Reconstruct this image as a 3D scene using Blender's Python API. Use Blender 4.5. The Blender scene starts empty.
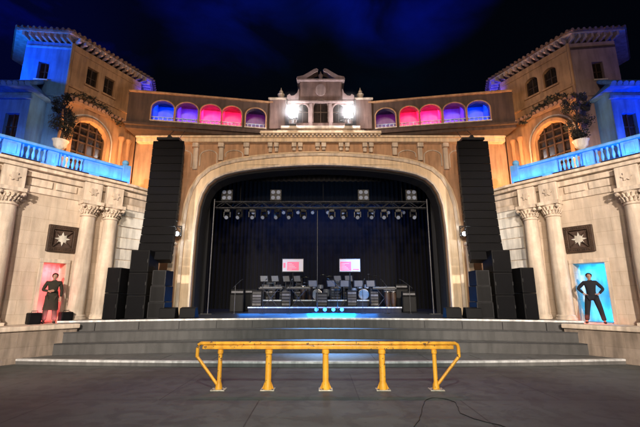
import bpy, bmesh, math, random
from mathutils import Vector, Matrix, noise
from mathutils.geometry import tessellate_polygon
random.seed(7)
R = math.radians
scene = bpy.context.scene
COL = scene.collection

# ------------------------------------------------------------------ materials
def new_mat(name):
    m = bpy.data.materials.new(name); m.use_nodes = True
    return m, m.node_tree.nodes, m.node_tree.links, m.node_tree.nodes['Principled BSDF']

def surf(name, a, b=None, scale=3.0, rough=0.8, bump=0.3, metal=0.0, fine=40.0, stain=0.35, dist=0.02):
    """Two-tone noise surface with streaky dirt and fine bump, in world-sized object coordinates."""
    m, N, L, P = new_mat(name)
    b = b or tuple(x * 0.75 for x in a)
    tc = N.new('ShaderNodeTexCoord')
    n1 = N.new('ShaderNodeTexNoise'); n1.inputs['Scale'].default_value = scale; n1.inputs['Detail'].default_value = 8
    n1.inputs['Roughness'].default_value = 0.65
    L.new(tc.outputs['Object'], n1.inputs['Vector'])
    r1 = N.new('ShaderNodeValToRGB'); r1.color_ramp.elements[0].position = 0.32; r1.color_ramp.elements[1].position = 0.7
    r1.color_ramp.elements[0].color = (*b, 1); r1.color_ramp.elements[1].color = (*a, 1)
    L.new(n1.outputs['Fac'], r1.inputs['Fac'])
    mp = N.new('ShaderNodeMapping'); mp.inputs['Scale'].default_value = (4, 4, 0.5)
    L.new(tc.outputs['Object'], mp.inputs['Vector'])
    n2 = N.new('ShaderNodeTexNoise'); n2.inputs['Scale'].default_value = 1.6; n2.inputs['Detail'].default_value = 6
    L.new(mp.outputs['Vector'], n2.inputs['Vector'])
    r2 = N.new('ShaderNodeValToRGB'); r2.color_ramp.elements[0].position = 0.35; r2.color_ramp.elements[1].position = 0.6
    v = 1 - stain
    r2.color_ramp.elements[0].color = (v, v, v, 1); r2.color_ramp.elements[1].color = (1, 1, 1, 1)
    L.new(n2.outputs['Fac'], r2.inputs['Fac'])
    mx = N.new('ShaderNodeMixRGB'); mx.blend_type = 'MULTIPLY'; mx.inputs['Fac'].default_value = 1
    L.new(r1.outputs['Color'], mx.inputs['Color1']); L.new(r2.outputs['Color'], mx.inputs['Color2'])
    L.new(mx.outputs['Color'], P.inputs['Base Color'])
    n3 = N.new('ShaderNodeTexNoise'); n3.inputs['Scale'].default_value = fine; n3.inputs['Detail'].default_value = 6
    L.new(tc.outputs['Object'], n3.inputs['Vector'])
    bp = N.new('ShaderNodeBump'); bp.inputs['Strength'].default_value = bump; bp.inputs['Distance'].default_value = dist
    L.new(n3.outputs['Fac'], bp.inputs['Height']); L.new(bp.outputs['Normal'], P.inputs['Normal'])
    mr = N.new('ShaderNodeMapRange'); mr.inputs['To Min'].default_value = max(0.05, rough - 0.12); mr.inputs['To Max'].default_value = min(1, rough + 0.12)
    L.new(n1.outputs['Fac'], mr.inputs['Value']); L.new(mr.outputs['Result'], P.inputs['Roughness'])
    P.inputs['Metallic'].default_value = metal
    return m

def glow(name, col, strength):
    m, N, L, P = new_mat(name)
    P.inputs['Base Color'].default_value = (*col, 1)
    P.inputs['Emission Color'].default_value = (*col, 1)
    P.inputs['Emission Strength'].default_value = strength
    return m

M = {}
M['stone'] = surf('cream_stone', (0.68, 0.57, 0.46), (0.54, 0.43, 0.33), scale=2.2, stain=0.4)
M['stone2'] = surf('pale_stone', (0.76, 0.65, 0.53), (0.62, 0.50, 0.39), scale=3, stain=0.35)
M['ashlar'] = surf('ashlar_stone', (0.68, 0.57, 0.46), (0.56, 0.45, 0.35), scale=1.7, stain=0.22)
def courses(m):
    N, L = m.node_tree.nodes, m.node_tree.links; P = N['Principled BSDF']
    src = P.inputs['Base Color'].links[0].from_socket
    tc = N.new('ShaderNodeTexCoord'); sp = N.new('ShaderNodeSeparateXYZ'); cb = N.new('ShaderNodeCombineXYZ')
    L.new(tc.outputs['Object'], sp.inputs[0]); k = N.new('ShaderNodeMath'); k.operation = 'MULTIPLY'; k.inputs[1].default_value = 1.25
    L.new(sp.outputs['Y'], k.inputs[0]); L.new(k.outputs[0], cb.inputs['X']); L.new(sp.outputs['Z'], cb.inputs['Y'])
    br = N.new('ShaderNodeTexBrick'); br.inputs['Scale'].default_value = 1; br.inputs['Brick Width'].default_value = 0.95; br.inputs['Row Height'].default_value = 0.43
    br.inputs['Mortar Size'].default_value = 0.007; br.inputs['Mortar Smooth'].default_value = 0.6
    br.inputs['Color1'].default_value = (1, 1, 1, 1); br.inputs['Color2'].default_value = (0.90, 0.89, 0.87, 1); br.inputs['Mortar'].default_value = (0.70, 0.67, 0.62, 1)
    L.new(cb.outputs[0], br.inputs['Vector'])
    mx = N.new('ShaderNodeMixRGB'); mx.blend_type = 'MULTIPLY'; mx.inputs['Fac'].default_value = 1
    L.new(src, mx.inputs['Color1']); L.new(br.outputs['Color'], mx.inputs['Color2']); L.new(mx.outputs['Color'], P.inputs['Base Color'])
courses(M['ashlar'])
M['plinth'] = surf('worn_plinth_stone', (0.36, 0.29, 0.235), (0.24, 0.19, 0.15), scale=1.6, stain=0.4)
courses(M['plinth'])
M['arch'] = surf('arch_plaster', (0.86, 0.68, 0.48), (0.76, 0.57, 0.37), scale=1.6, stain=0.25)
M['white'] = surf('white_plaster', (0.78, 0.74, 0.66), (0.62, 0.58, 0.5), scale=3, stain=0.35)
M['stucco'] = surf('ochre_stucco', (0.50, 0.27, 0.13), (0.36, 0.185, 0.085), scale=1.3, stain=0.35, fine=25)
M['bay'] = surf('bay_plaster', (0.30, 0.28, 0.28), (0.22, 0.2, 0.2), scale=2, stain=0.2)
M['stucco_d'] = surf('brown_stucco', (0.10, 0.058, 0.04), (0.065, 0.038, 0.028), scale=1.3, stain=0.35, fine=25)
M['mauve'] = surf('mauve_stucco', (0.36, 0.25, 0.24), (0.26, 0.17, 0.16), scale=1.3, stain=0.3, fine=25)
M['gable'] = surf('gable_stucco', (0.26, 0.165, 0.14), (0.17, 0.11, 0.095), scale=2, stain=0.4, fine=25)
M['wood'] = surf('dark_wood', (0.075, 0.04, 0.022), (0.035, 0.018, 0.01), scale=8, rough=0.55)
M['rafter'] = surf('pale_timber', (0.45, 0.35, 0.32), (0.3, 0.22, 0.2), scale=6, rough=0.6)
M['tile'] = surf('clay_tile', (0.20, 0.12, 0.09), (0.10, 0.06, 0.045), scale=7, rough=0.7)
M['blue_light_tint'] = surf('blue_light_in_plaster', (0.16, 0.42, 0.72), (0.10, 0.30, 0.58), scale=3, stain=0.3)  # blue of the LED light is put into the plaster colour
M['blue_light_wall_tint'] = surf('blue_light_in_wall', (0.08, 0.24, 0.58), (0.05, 0.16, 0.44), scale=2, stain=0.35)  # blue wash light is put into the tower and annex colour
M['case_trim'] = surf('dull_trim', (0.03, 0.03, 0.033), (0.015, 0.015, 0.017), scale=9, rough=0.5, metal=0.5)
M['trim'] = surf('mauve_trim', (0.34, 0.25, 0.23), (0.24, 0.17, 0.155), scale=4, stain=0.35)
M['front'] = surf('peach_stucco', (0.56, 0.34, 0.20), (0.42, 0.24, 0.135), scale=1.5, stain=0.3, fine=25)
M['dull_steel'] = surf('dull_steel', (0.13, 0.13, 0.14), (0.07, 0.07, 0.08), scale=9, rough=0.5, bump=0.1, metal=0.6, stain=0.3)
M['metal'] = surf('black_metal', (0.03, 0.03, 0.032), (0.018, 0.018, 0.02), scale=9, rough=0.45, bump=0.1, metal=0.3, stain=0.15)
M['steel'] = surf('grey_steel', (0.45, 0.46, 0.48), (0.30, 0.31, 0.33), scale=9, rough=0.35, bump=0.1, metal=0.9, stain=0.3)
M['nosing'] = surf('aluminium_nosing', (0.8, 0.8, 0.8), (0.55, 0.55, 0.55), scale=6, rough=0.4, bump=0.15, metal=0.25, stain=0.4)
M['cabinet'] = surf('speaker_paint', (0.0035, 0.0035, 0.0045), (0.002, 0.002, 0.0028), scale=12, rough=0.6, bump=0.3, fine=150, stain=0.1)
M['grille'] = surf('speaker_mesh', (0.005, 0.005, 0.007), (0.003, 0.003, 0.004), scale=20, rough=0.5, bump=0.5, fine=250, metal=0.4, stain=0.1)
M['case'] = surf('flight_case', (0.007, 0.007, 0.008), (0.004, 0.004, 0.005), scale=6, rough=0.5, bump=0.15)
M['drape'] = surf('black_velour', (0.006, 0.0065, 0.010), (0.0035, 0.004, 0.006), scale=5, rough=1.0, bump=0.2, fine=90, stain=0.2)  # bluish tone puts blue stage light into the curtain colour
M['yellow'] = surf('yellow_paint', (0.95, 0.47, 0.04), (0.82, 0.34, 0.025), scale=7, rough=0.42, bump=0.15, stain=0.3)
def chip(m, col, thr):
    N, L = m.node_tree.nodes, m.node_tree.links; P = N['Principled BSDF']
    src = P.inputs['Base Color'].links[0].from_socket
    tc = N.new('ShaderNodeTexCoord'); n = N.new('ShaderNodeTexNoise'); n.inputs['Scale'].default_value = 14; n.inputs['Detail'].default_value = 9
    L.new(tc.outputs['Object'], n.inputs['Vector'])
    rr = N.new('ShaderNodeValToRGB'); rr.color_ramp.elements[0].position = thr; rr.color_ramp.elements[1].position = thr + 0.015
    L.new(n.outputs['Fac'], rr.inputs['Fac'])
    mx = N.new('ShaderNodeMixRGB'); mx.inputs['Color2'].default_value = (*col, 1)
    L.new(rr.outputs['Color'], mx.inputs['Fac']); L.new(src, mx.inputs['Color1']); L.new(mx.outputs['Color'], P.inputs['Base Color'])
chip(M['yellow'], (0.16, 0.075, 0.03), 0.63)
for k_ in ('cabinet', 'grille', 'case'):
    M[k_].node_tree.nodes['Principled BSDF'].inputs['Specular IOR Level'].default_value = 0.18
M['plate'] = surf('worn_zinc', (0.62, 0.58, 0.48), (0.42, 0.36, 0.26), scale=12, rough=0.5, bump=0.2, metal=0.4)
M['leaf'] = surf('dark_foliage', (0.010, 0.013, 0.006), (0.004, 0.006, 0.003), scale=5, rough=0.7, bump=0.1)
M['leaf2'] = surf('dry_foliage', (0.05, 0.045, 0.018), (0.02, 0.02, 0.008), scale=5, rough=0.7, bump=0.1)
M['bark'] = surf('bark', (0.05, 0.035, 0.025), (0.025, 0.018, 0.012), scale=9)
M['skin'] = surf('skin', (0.42, 0.25, 0.18), (0.36, 0.20, 0.14), scale=6, rough=0.55, bump=0.05, stain=0.05)
M['hair'] = surf('hair', (0.02, 0.013, 0.01), (0.01, 0.007, 0.006), scale=20, rough=0.6)
M['coat'] = surf('dark_coat', (0.035, 0.028, 0.018), (0.018, 0.016, 0.01), scale=9, rough=0.9, stain=0.1)
M['suit'] = surf('navy_cloth', (0.012, 0.013, 0.022), (0.007, 0.008, 0.013), scale=9, rough=0.9, stain=0.1)
M['maroon'] = surf('maroon_cloth', (0.05, 0.012, 0.014), (0.03, 0.008, 0.01), scale=9, rough=0.9, stain=0.1)
M['chrome'] = surf('chrome', (0.6, 0.6, 0.62), (0.45, 0.45, 0.47), scale=5, rough=0.2, bump=0.02, metal=1.0, stain=0.05)
M['brass'] = surf('brass', (0.7, 0.5, 0.2), (0.55, 0.36, 0.13), scale=5, rough=0.3, bump=0.02, metal=1.0, stain=0.1)
M['drum'] = surf('drum_shell', (0.25, 0.27, 0.30), (0.15, 0.16, 0.19), scale=3, rough=0.3, bump=0.05, stain=0.1)
M['skinhead'] = surf('drum_head', (0.4, 0.4, 0.4), (0.3, 0.3, 0.3), scale=3, rough=0.6, bump=0.05, stain=0.1)
M['keys'] = surf('white_keys', (0.7, 0.7, 0.68), (0.6, 0.6, 0.58), scale=3, rough=0.4, bump=0.02, stain=0.05)
M['paper'] = surf('paper', (0.26, 0.26, 0.26), (0.18, 0.18, 0.18), scale=3, rough=0.9, bump=0.02, stain=0.05)
M['cable'] = surf('cable_rubber', (0.012, 0.012, 0.012), (0.008, 0.008, 0.008), scale=20, rough=0.55, bump=0.05)
M['riser'] = surf('riser_carpet', (0.035, 0.035, 0.04), (0.02, 0.02, 0.024), scale=10, rough=0.95, bump=0.3, fine=120)
M['riser_edge'] = surf('riser_edge', (0.7, 0.74, 0.78), (0.5, 0.54, 0.58), scale=10, rough=0.5, metal=0.2)
M['glassdark'] = surf('dark_glass', (0.03, 0.02, 0.015), (0.012, 0.009, 0.008), scale=2, rough=0.15, bump=0.03, fine=4, stain=0.1)
M['screen_frame'] = M['metal']
M['lamp_white'] = glow('lit_lens_white', (1.0, 0.98, 0.95), 120)
M['lamp_cool'] = glow('lit_lens_cool', (0.85, 0.93, 1.0), 45)
M['lamp_dim'] = glow('lens_standby', (0.16, 0.18, 0.24), 0.35)
M['lamp_blue'] = glow('lit_lens_blue', (0.02, 0.25, 1.0), 9)
M['led_strip'] = glow('led_strip_blue', (0.01, 0.2, 1.0), 3)
M['screen_w'] = glow('screen_white', (0.55, 0.47, 0.48), 0.35)
M['screen_p'] = glow('screen_pink', (0.75, 0.12, 0.2), 0.5)
M['screen_d'] = glow('screen_dark_print', (0.12, 0.04, 0.06), 0.2)

# paved seating floor: dark, faint seams, scuffs
def floor_mat():
    m, N, L, P = new_mat('dark_floor')
    tc = N.new('ShaderNodeTexCoord')
    n = N.new('ShaderNodeTexNoise'); n.inputs['Scale'].default_value = 0.45; n.inputs['Detail'].default_value = 10; n.inputs['Roughness'].default_value = 0.7
    L.new(tc.outputs['Object'], n.inputs['Vector'])
    r = N.new('ShaderNodeValToRGB'); r.color_ramp.elements[0].position = 0.3; r.color_ramp.elements[1].position = 0.72
    r.color_ramp.elements[0].color = (0.052, 0.056, 0.053, 1); r.color_ramp.elements[1].color = (0.098, 0.104, 0.098, 1)
    L.new(n.outputs['Fac'], r.inputs['Fac'])
    mp = N.new('ShaderNodeMapping'); mp.inputs['Scale'].default_value = (0.25, 3, 1)
    L.new(tc.outputs['Object'], mp.inputs['Vector'])
    n2 = N.new('ShaderNodeTexNoise'); n2.inputs['Scale'].default_value = 1.4; n2.inputs['Detail'].default_value = 7
    L.new(mp.outputs['Vector'], n2.inputs['Vector'])
    r2 = N.new('ShaderNodeValToRGB'); r2.color_ramp.elements[0].position = 0.35; r2.color_ramp.elements[1].position = 0.65
    r2.color_ramp.elements[0].color = (0.72, 0.72, 0.72, 1); r2.color_ramp.elements[1].color = (1, 1, 1, 1)
    L.new(n2.outputs['Fac'], r2.inputs['Fac'])
    br = N.new('ShaderNodeTexBrick'); br.inputs['Scale'].default_value = 1.0
    br.inputs['Brick Width'].default_value = 3.6; br.inputs['Row Height'].default_value = 2.4
    br.inputs['Mortar Size'].default_value = 0.012; br.inputs['Mortar Smooth'].default_value = 0.2
    br.inputs['Color1'].default_value = (1, 1, 1, 1); br.inputs['Color2'].default_value = (0.86, 0.86, 0.86, 1); br.inputs['Mortar'].default_value = (0.35, 0.35, 0.35, 1)
    mp2 = N.new('ShaderNodeMapping'); mp2.inputs['Location'].default_value = (1.1, 2.25, 0)
    L.new(tc.outputs['Object'], mp2.inputs['Vector']); L.new(mp2.outputs['Vector'], br.inputs['Vector'])
    a = N.new('ShaderNodeMixRGB'); a.blend_type = 'MULTIPLY'; a.inputs['Fac'].default_value = 1
    L.new(r.outputs['Color'], a.inputs['Color1']); L.new(r2.outputs['Color'], a.inputs['Color2'])
    b = N.new('ShaderNodeMixRGB'); b.blend_type = 'MULTIPLY'; b.inputs['Fac'].default_value = 1
    L.new(a.outputs['Color'], b.inputs['Color1']); L.new(br.outputs['Color'], b.inputs['Color2'])
    vo = N.new('ShaderNodeTexVoronoi'); vo.inputs['Scale'].default_value = 3.2; vo.inputs['Randomness'].default_value = 1
    L.new(tc.outputs['Object'], vo.inputs['Vector'])
    vr = N.new('ShaderNodeValToRGB'); vr.color_ramp.elements[0].position = 0.05; vr.color_ramp.elements[1].position = 0.085
    vr.color_ramp.elements[0].color = (0.55, 0.55, 0.55, 1); vr.color_ramp.elements[1].color = (1, 1, 1, 1)
    L.new(vo.outputs['Distance'], vr.inputs['Fac'])
    n4 = N.new('ShaderNodeTexNoise'); n4.inputs['Scale'].default_value = 2.3; n4.inputs['Detail'].default_value = 12; n4.inputs['Distortion'].default_value = 1.2
    L.new(tc.outputs['Object'], n4.inputs['Vector'])
    r4 = N.new('ShaderNodeValToRGB'); r4.color_ramp.elements[0].position = 0.42; r4.color_ramp.elements[1].position = 0.5
    r4.color_ramp.elements[0].color = (0.74, 0.74, 0.74, 1); r4.color_ramp.elements[1].color = (1, 1, 1, 1)
    L.new(n4.outputs['Fac'], r4.inputs['Fac'])
    for src in (vr, r4):
        q_ = N.new('ShaderNodeMixRGB'); q_.blend_type = 'MULTIPLY'; q_.inputs['Fac'].default_value = 1
        L.new(b.outputs['Color'], q_.inputs['Color1']); L.new(src.outputs['Color'], q_.inputs['Color2']); b = q_
    L.new(b.outputs['Color'], P.inputs['Base Color'])
    mr = N.new('ShaderNodeMapRange'); mr.inputs['To Min'].default_value = 0.5; mr.inputs['To Max'].default_value = 0.85
    L.new(n2.outputs['Fac'], mr.inputs['Value']); L.new(mr.outputs['Result'], P.inputs['Roughness'])
    n3 = N.new('ShaderNodeTexNoise'); n3.inputs['Scale'].default_value = 60; n3.inputs['Detail'].default_value = 5
    L.new(tc.outputs['Object'], n3.inputs['Vector'])
    bp = N.new('ShaderNodeBump'); bp.inputs['Strength'].default_value = 0.4; bp.inputs['Distance'].default_value = 0.01
    L.new(n3.outputs['Fac'], bp.inputs['Height']); L.new(bp.outputs['Normal'], P.inputs['Normal'])
    return m
M['floor'] = floor_mat()
M['deck'] = surf('pit_deck_paint', (0.14, 0.135, 0.13), (0.085, 0.082, 0.08), scale=0.9, rough=0.55, bump=0.25, fine=50, stain=0.3)
M['stagefront'] = surf('stage_front_panel', (0.075, 0.072, 0.07), (0.045, 0.043, 0.042), scale=1.2, rough=0.6, bump=0.2, stain=0.35)
M['stagefloor'] = surf('stage_floor_black', (0.05, 0.05, 0.055), (0.025, 0.025, 0.03), scale=0.8, rough=0.42, bump=0.25, fine=18, stain=0.2)

# ------------------------------------------------------------------ builders
class Fr:
    """Wall frame: s along the wall, v into the building, z up. m=-1 mirrors it across the axis of the house."""
    def __init__(f, o, u, m=1):
        l = math.hypot(*u); f.o = o; f.u = (u[0] / l, u[1] / l); f.m = m
    def __call__(f, s, v, z):
        return Vector((f.m * (f.o[0] + f.u[0] * s - f.u[1] * v), f.o[1] + f.u[1] * s + f.u[0] * v, z))
ID = Fr((0, 0), (1, 0))

class MB:
    def __init__(self, fr=ID):
        self.bm = bmesh.new(); self.fr = fr
    def box(self, s0, s1, v0, v1, z0, z1):
        P = [self.bm.verts.new(self.fr(s, v, z)) for z in (z0, z1) for v in (v0, v1) for s in (s0, s1)]
        for q in ((0, 1, 3, 2), (4, 6, 7, 5), (0, 4, 5, 1), (2, 3, 7, 6), (0, 2, 6, 4), (1, 5, 7, 3)):
            self.bm.faces.new([P[i] for i in q])
        return self
    def slab(self, outer, v0, v1, holes=()):
        """polygon in (s,z) extruded over v0..v1, with holes"""
        loops = [list(outer)] + [list(h) for h in holes]
        tris = tessellate_polygon([[Vector((x, z, 0)) for x, z in l] for l in loops])
        flat = [p for l in loops for p in l]
        A = [self.bm.verts.new(self.fr(x, v0, z)) for x, z in flat]
        B = [self.bm.verts.new(self.fr(x, v1, z)) for x, z in flat]
        for t in tris:
            try:
                self.bm.faces.new([A[i] for i in t]); self.bm.faces.new([B[i] for i in reversed(t)])
            except ValueError: pass
        k = 0
        for l in loops:
            n = len(l)
            for i in range(n):
                a, b = k + i, k + (i + 1) % n
                try: self.bm.faces.new((A[a], A[b], B[b], B[a]))
                except ValueError: pass
            k += n
        return self
    def plan(self, poly, z0, z1):
        """polygon in (s,v) extruded z0..z1"""
        tris = tessellate_polygon([[Vector((x, y, 0)) for x, y in poly]])
        A = [self.bm.verts.new(self.fr(x, y, z0)) for x, y in poly]
        B = [self.bm.verts.new(self.fr(x, y, z1)) for x, y in poly]
        for t in tris:
            self.bm.faces.new([A[i] for i in t]); self.bm.faces.new([B[i] for i in reversed(t)])
        n = len(poly)
        for i in range(n):
            j = (i + 1) % n
            self.bm.faces.new((A[i], A[j], B[j], B[i]))
        return self
    def lathe(self, s, v, prof, seg=16, a0=0, a1=2 * math.pi):
        full = abs(a1 - a0 - 2 * math.pi) < 1e-6
        n = seg if full else seg + 1
        rings = []
        for r, z in prof:
            rings.append([self.bm.verts.new(self.fr(s + r * math.cos(a0 + (a1 - a0) * i / seg), v + r * math.sin(a0 + (a1 - a0) * i / seg), z)) for i in range(n)])
        for a, b in zip(rings, rings[1:]):
            for i in range(seg):
                j = (i + 1) % n
                self.bm.faces.new((a[i], a[j], b[j], b[i]))
        self.bm.faces.new(rings[0]); self.bm.faces.new(rings[-1])
        return self
    def tube(self, pts, r, seg=8, closed=False, world=False):
        P = [Vector(p) if world else self.fr(*p) for p in pts]
        rings = []
        for i, p in enumerate(P):
            d = (P[min(i + 1, len(P) - 1)] - P[max(i - 1, 0)]).normalized()
            up = Vector((0, 0, 1)) if abs(d.z) < 0.9 else Vector((1, 0, 0))
            x = d.cross(up).normalized(); y = d.cross(x).normalized()
            rr = r[i] if isinstance(r, (list, tuple)) else r
            rings.append([self.bm.verts.new(p + x * rr * math.cos(2 * math.pi * k / seg) + y * rr * math.sin(2 * math.pi * k / seg)) for k in range(seg)])
        for a, b in zip(rings, rings[1:]):
            for i in range(seg):
                j = (i + 1) % seg
                self.bm.faces.new((a[i], a[j], b[j], b[i]))
        self.bm.faces.new(rings[0]); self.bm.faces.new(rings[-1])
        return self
    def hexa(self, pts):
        P = [self.bm.verts.new(Vector(p)) for p in pts]
        for q in ((0, 1, 3, 2), (4, 6, 7, 5), (0, 4, 5, 1), (2, 3, 7, 6), (0, 2, 6, 4), (1, 5, 7, 3)):
            self.bm.faces.new([P[i] for i in q])
        return self
    def ball(self, c, r, sub=2, sq=(1, 1, 1)):
        t = bmesh.ops.create_icosphere(self.bm, subdivisions=sub, radius=r)
        for v in t['verts']:
            v.co = Vector((v.co.x * sq[0], v.co.y * sq[1], v.co.z * sq[2])) + Vector(c)
        return self

def base_of(o):
    v = Vector((0, 0, 0))
    while o is not None:
        v += o.location; o = o.parent
    return v

def part(name, mb, mat, parent=None, bevel=0.0, smooth=False, label=None, kind=None):
    bm = mb.bm if isinstance(mb, MB) else mb
    bmesh.ops.recalc_face_normals(bm, faces=bm.faces)
    off = base_of(parent)
    me = bpy.data.meshes.new(name)
    for v in bm.verts: v.co -= off
    bm.to_mesh(me); bm.free()
    me.materials.append(M[mat] if isinstance(mat, str) else mat)
    o = bpy.data.objects.new(name, me); COL.objects.link(o)
    if parent: o.parent = parent
    if smooth:
        for p in me.polygons: p.use_smooth = True
        try: me.set_sharp_from_angle(angle=R(40))
        except Exception: pass
    if bevel:
        b = o.modifiers.new('bevel', 'BEVEL'); b.width = bevel; b.segments = 2; b.limit_method = 'ANGLE'; b.angle_limit = R(40)
    if label: o['label'] = label
    if kind: o['kind'] = kind
    return o

def tag(o, label, cat, group=None):
    o['label'] = label; o['category'] = cat
    if group: o['group'] = group
    return o

def thing(name, loc, label, cat, group=None):
    o = bpy.data.objects.new(name, None); COL.objects.link(o); o.location = loc; o.empty_display_size = 0.2
    return tag(o, label, cat, group)

def dup(root, loc, rotz=None, label=None, scale=None):
    r = root.copy(); COL.objects.link(r); r.location = loc
    if rotz is not None: r.rotation_euler = (0, 0, rotz)
    if scale: r.scale = (scale,) * 3 if not isinstance(scale, tuple) else scale
    if label: r['label'] = label
    for ch in list(root.children):
        c = ch.copy(); COL.objects.link(c); c.parent = r
        for g in list(ch.children):
            d = g.copy(); COL.objects.link(d); d.parent = c
    return r

def arch_poly(s0, s1, z0, z1, seg=14, rise=None):
    w = (s1 - s0) / 2; rise = rise if rise is not None else w; c = (s0 + s1) / 2
    pts = [(s0, z0), (s1, z0)]
    for i in range(seg + 1):
        a = math.pi * i / seg
        pts.append((c + w * math.cos(a), z1 - rise + rise * math.sin(a)))
    return pts

def offset_arch(s0, s1, z0, z1, t, seg=14, rise=None):
    w = (s1 - s0) / 2; rise = rise if rise is not None else w
    return arch_poly(s0 - t, s1 + t, z0, z1 + t, seg, rise + t)

def band_arch(fr, s0, s1, z0, z1, t, v0, v1, rise=None):
    """an arch-shaped moulding of width t round an opening, open at the foot"""
    inner = arch_poly(s0, s1, z0, z1, rise=rise); outer = offset_arch(s0, s1, z0, z1, t, rise=rise)
    mb = MB(fr)
    i2 = inner[1:] + [inner[0]]; o2 = outer[1:] + [outer[0]]
    mb.slab(o2 + i2[::-1], v0, v1)
    return mb

# ------------------------------------------------------------------ camera
cam = bpy.data.cameras.new('camera'); cam.sensor_width = 36; cam.lens = 378 / 640 * 36; cam.clip_end = 2000
co = bpy.data.objects.new('camera', cam); COL.objects.link(co)
co.location = (0, 0, 1.8); co.rotation_euler = (R(90 + 12.5), 0, 0)
cam.shift_x = -0.001
scene.camera = co

# ------------------------------------------------------------------ night sky
w = bpy.data.worlds.new('World'); scene.world = w; w.use_nodes = True
N, L = w.node_tree.nodes, w.node_tree.links
bg = N['Background']; bg.inputs['Strength'].default_value = 0.28
tc = N.new('ShaderNodeTexCoord')
def patch(direction, radius, col, gain):
    d = Vector(direction).normalized()
    dp = N.new('ShaderNodeVectorMath'); dp.operation = 'DOT_PRODUCT'; dp.inputs[1].default_value = d
    L.new(tc.outputs['Generated'], dp.inputs[0])
    mr = N.new('ShaderNodeMapRange'); mr.interpolation_type = 'SMOOTHSTEP'
    mr.inputs['From Min'].default_value = math.cos(R(radius)); mr.inputs['From Max'].default_value = 1.0
    mr.inputs['To Max'].default_value = gain
    L.new(dp.outputs['Value'], mr.inputs['Value'])
    c = N.new('ShaderNodeMixRGB'); c.blend_type = 'MIX'; c.inputs['Color1'].default_value = (0, 0, 0, 1); c.inputs['Color2'].default_value = (*col, 1)
    L.new(mr.outputs['Result'], c.inputs['Fac'])
    return c.outputs['Color']
cloud = N.new('ShaderNodeTexNoise'); cloud.inputs['Scale'].default_value = 4.2; cloud.inputs['Detail'].default_value = 6; cloud.inputs['Roughness'].default_value = 0.5
cloud.inputs['Distortion'].default_value = 0.4
mpw = N.new('ShaderNodeMapping'); mpw.inputs['Scale'].default_value = (1, 1, 2.0)
L.new(tc.outputs['Generated'], mpw.inputs['Vector']); L.new(mpw.outputs['Vector'], cloud.inputs['Vector'])
cr = N.new('ShaderNodeValToRGB'); cr.color_ramp.elements[0].position = 0.44; cr.color_ramp.elements[1].position = 0.66
cr.color_ramp.elements[0].color = (0.12, 0.12, 0.12, 1); cr.color_ramp.elements[1].color = (1, 1, 1, 1)
L.new(cloud.outputs['Fac'], cr.inputs['Fac'])
acc = None
for d, rad, col, g in (((0.20, 0.79, 0.88), 15, (0.002, 0.014, 0.75), 0.9), ((-0.25, 0.80, 0.84), 16, (0.001, 0.006, 0.30), 0.8),
                       ((-0.84, 0.87, 0.72), 16, (0.001, 0.007, 0.5), 0.9), ((0.0, 0.9, 0.50), 24, (0.0, 0.012, 0.03), 0.35),
                       ((0.0, -0.4, 0.9), 40, (0.001, 0.006, 0.16), 0.8)):
    c = patch(d, rad, col, g)
    if acc is None: acc = c
    else:
        ad = N.new('ShaderNodeMixRGB'); ad.blend_type = 'ADD'; ad.inputs['Fac'].default_value = 1
        L.new(acc, ad.inputs['Color1']); L.new(c, ad.inputs['Color2']); acc = ad.outputs['Color']
mu = N.new('ShaderNodeMixRGB'); mu.blend_type = 'MULTIPLY'; mu.inputs['Fac'].default_value = 1
L.new(acc, mu.inputs['Color1']); L.new(cr.outputs['Color'], mu.inputs['Color2'])
sky = N.new('ShaderNodeTexSky'); sky.sky_type = 'NISHITA'; sky.sun_disc = False; sky.sun_elevation = R(0.5); sky.sun_rotation = R(180)
sk = N.new('ShaderNodeMixRGB'); sk.blend_type = 'MULTIPLY'; sk.inputs['Fac'].default_value = 1; sk.inputs['Color2'].default_value = (0.004, 0.005, 0.009, 1)
L.new(sky.outputs['Color'], sk.inputs['Color1'])
ba = N.new('ShaderNodeMixRGB'); ba.blend_type = 'ADD'; ba.inputs['Fac'].default_value = 1
L.new(mu.outputs['Color'], ba.inputs['Color1']); L.new(sk.outputs['Color'], ba.inputs['Color2'])
bb = N.new('ShaderNodeMixRGB'); bb.blend_type = 'ADD'; bb.inputs['Fac'].default_value = 1; bb.inputs['Color2'].default_value = (0.0006, 0.0012, 0.004, 1)
L.new(ba.outputs['Color'], bb.inputs['Color1'])
L.new(bb.outputs['Color'], bg.inputs['Color'])

# ------------------------------------------------------------------ lights
def spot(loc, target, energy, col, size=60, blend=0.6, rad=0.3):
    l = bpy.data.lights.new('spot', 'SPOT'); l.energy = energy; l.color = col; l.spot_size = R(size); l.spot_blend = blend; l.shadow_soft_size = rad
    o = bpy.data.objects.new('house_or_fill_spot', l); COL.objects.link(o); o.location = loc
    o.rotation_euler = (Vector(target) - Vector(loc)).to_track_quat('-Z', 'Y').to_euler()
    return o
def area(loc, target, energy, col, sx=0.5, sy=0.5, spread=180):
    l = bpy.data.lights.new('area', 'AREA'); l.energy = energy; l.color = col; l.shape = 'RECTANGLE'; l.size = sx; l.size_y = sy; l.spread = R(spread)
    o = bpy.data.objects.new('batten_or_fill_light', l); COL.objects.link(o); o.location = loc
    o.rotation_euler = (Vector(target) - Vector(loc)).to_track_quat('-Z', 'Y').to_euler()
    return o
def point(loc, energy, col, rad=0.1):
    l = bpy.data.lights.new('point', 'POINT'); l.energy = energy; l.color = col; l.shadow_soft_size = rad
    o = bpy.data.objects.new('lamp_light', l); COL.objects.link(o); o.location = loc
    return o

# ------------------------------------------------------------------ ground, deck, stage
mb = MB(); mb.box(-400, 400, -300, 500, -0.5, 0.0)
part('floor', mb, 'floor', kind='structure')

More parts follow.
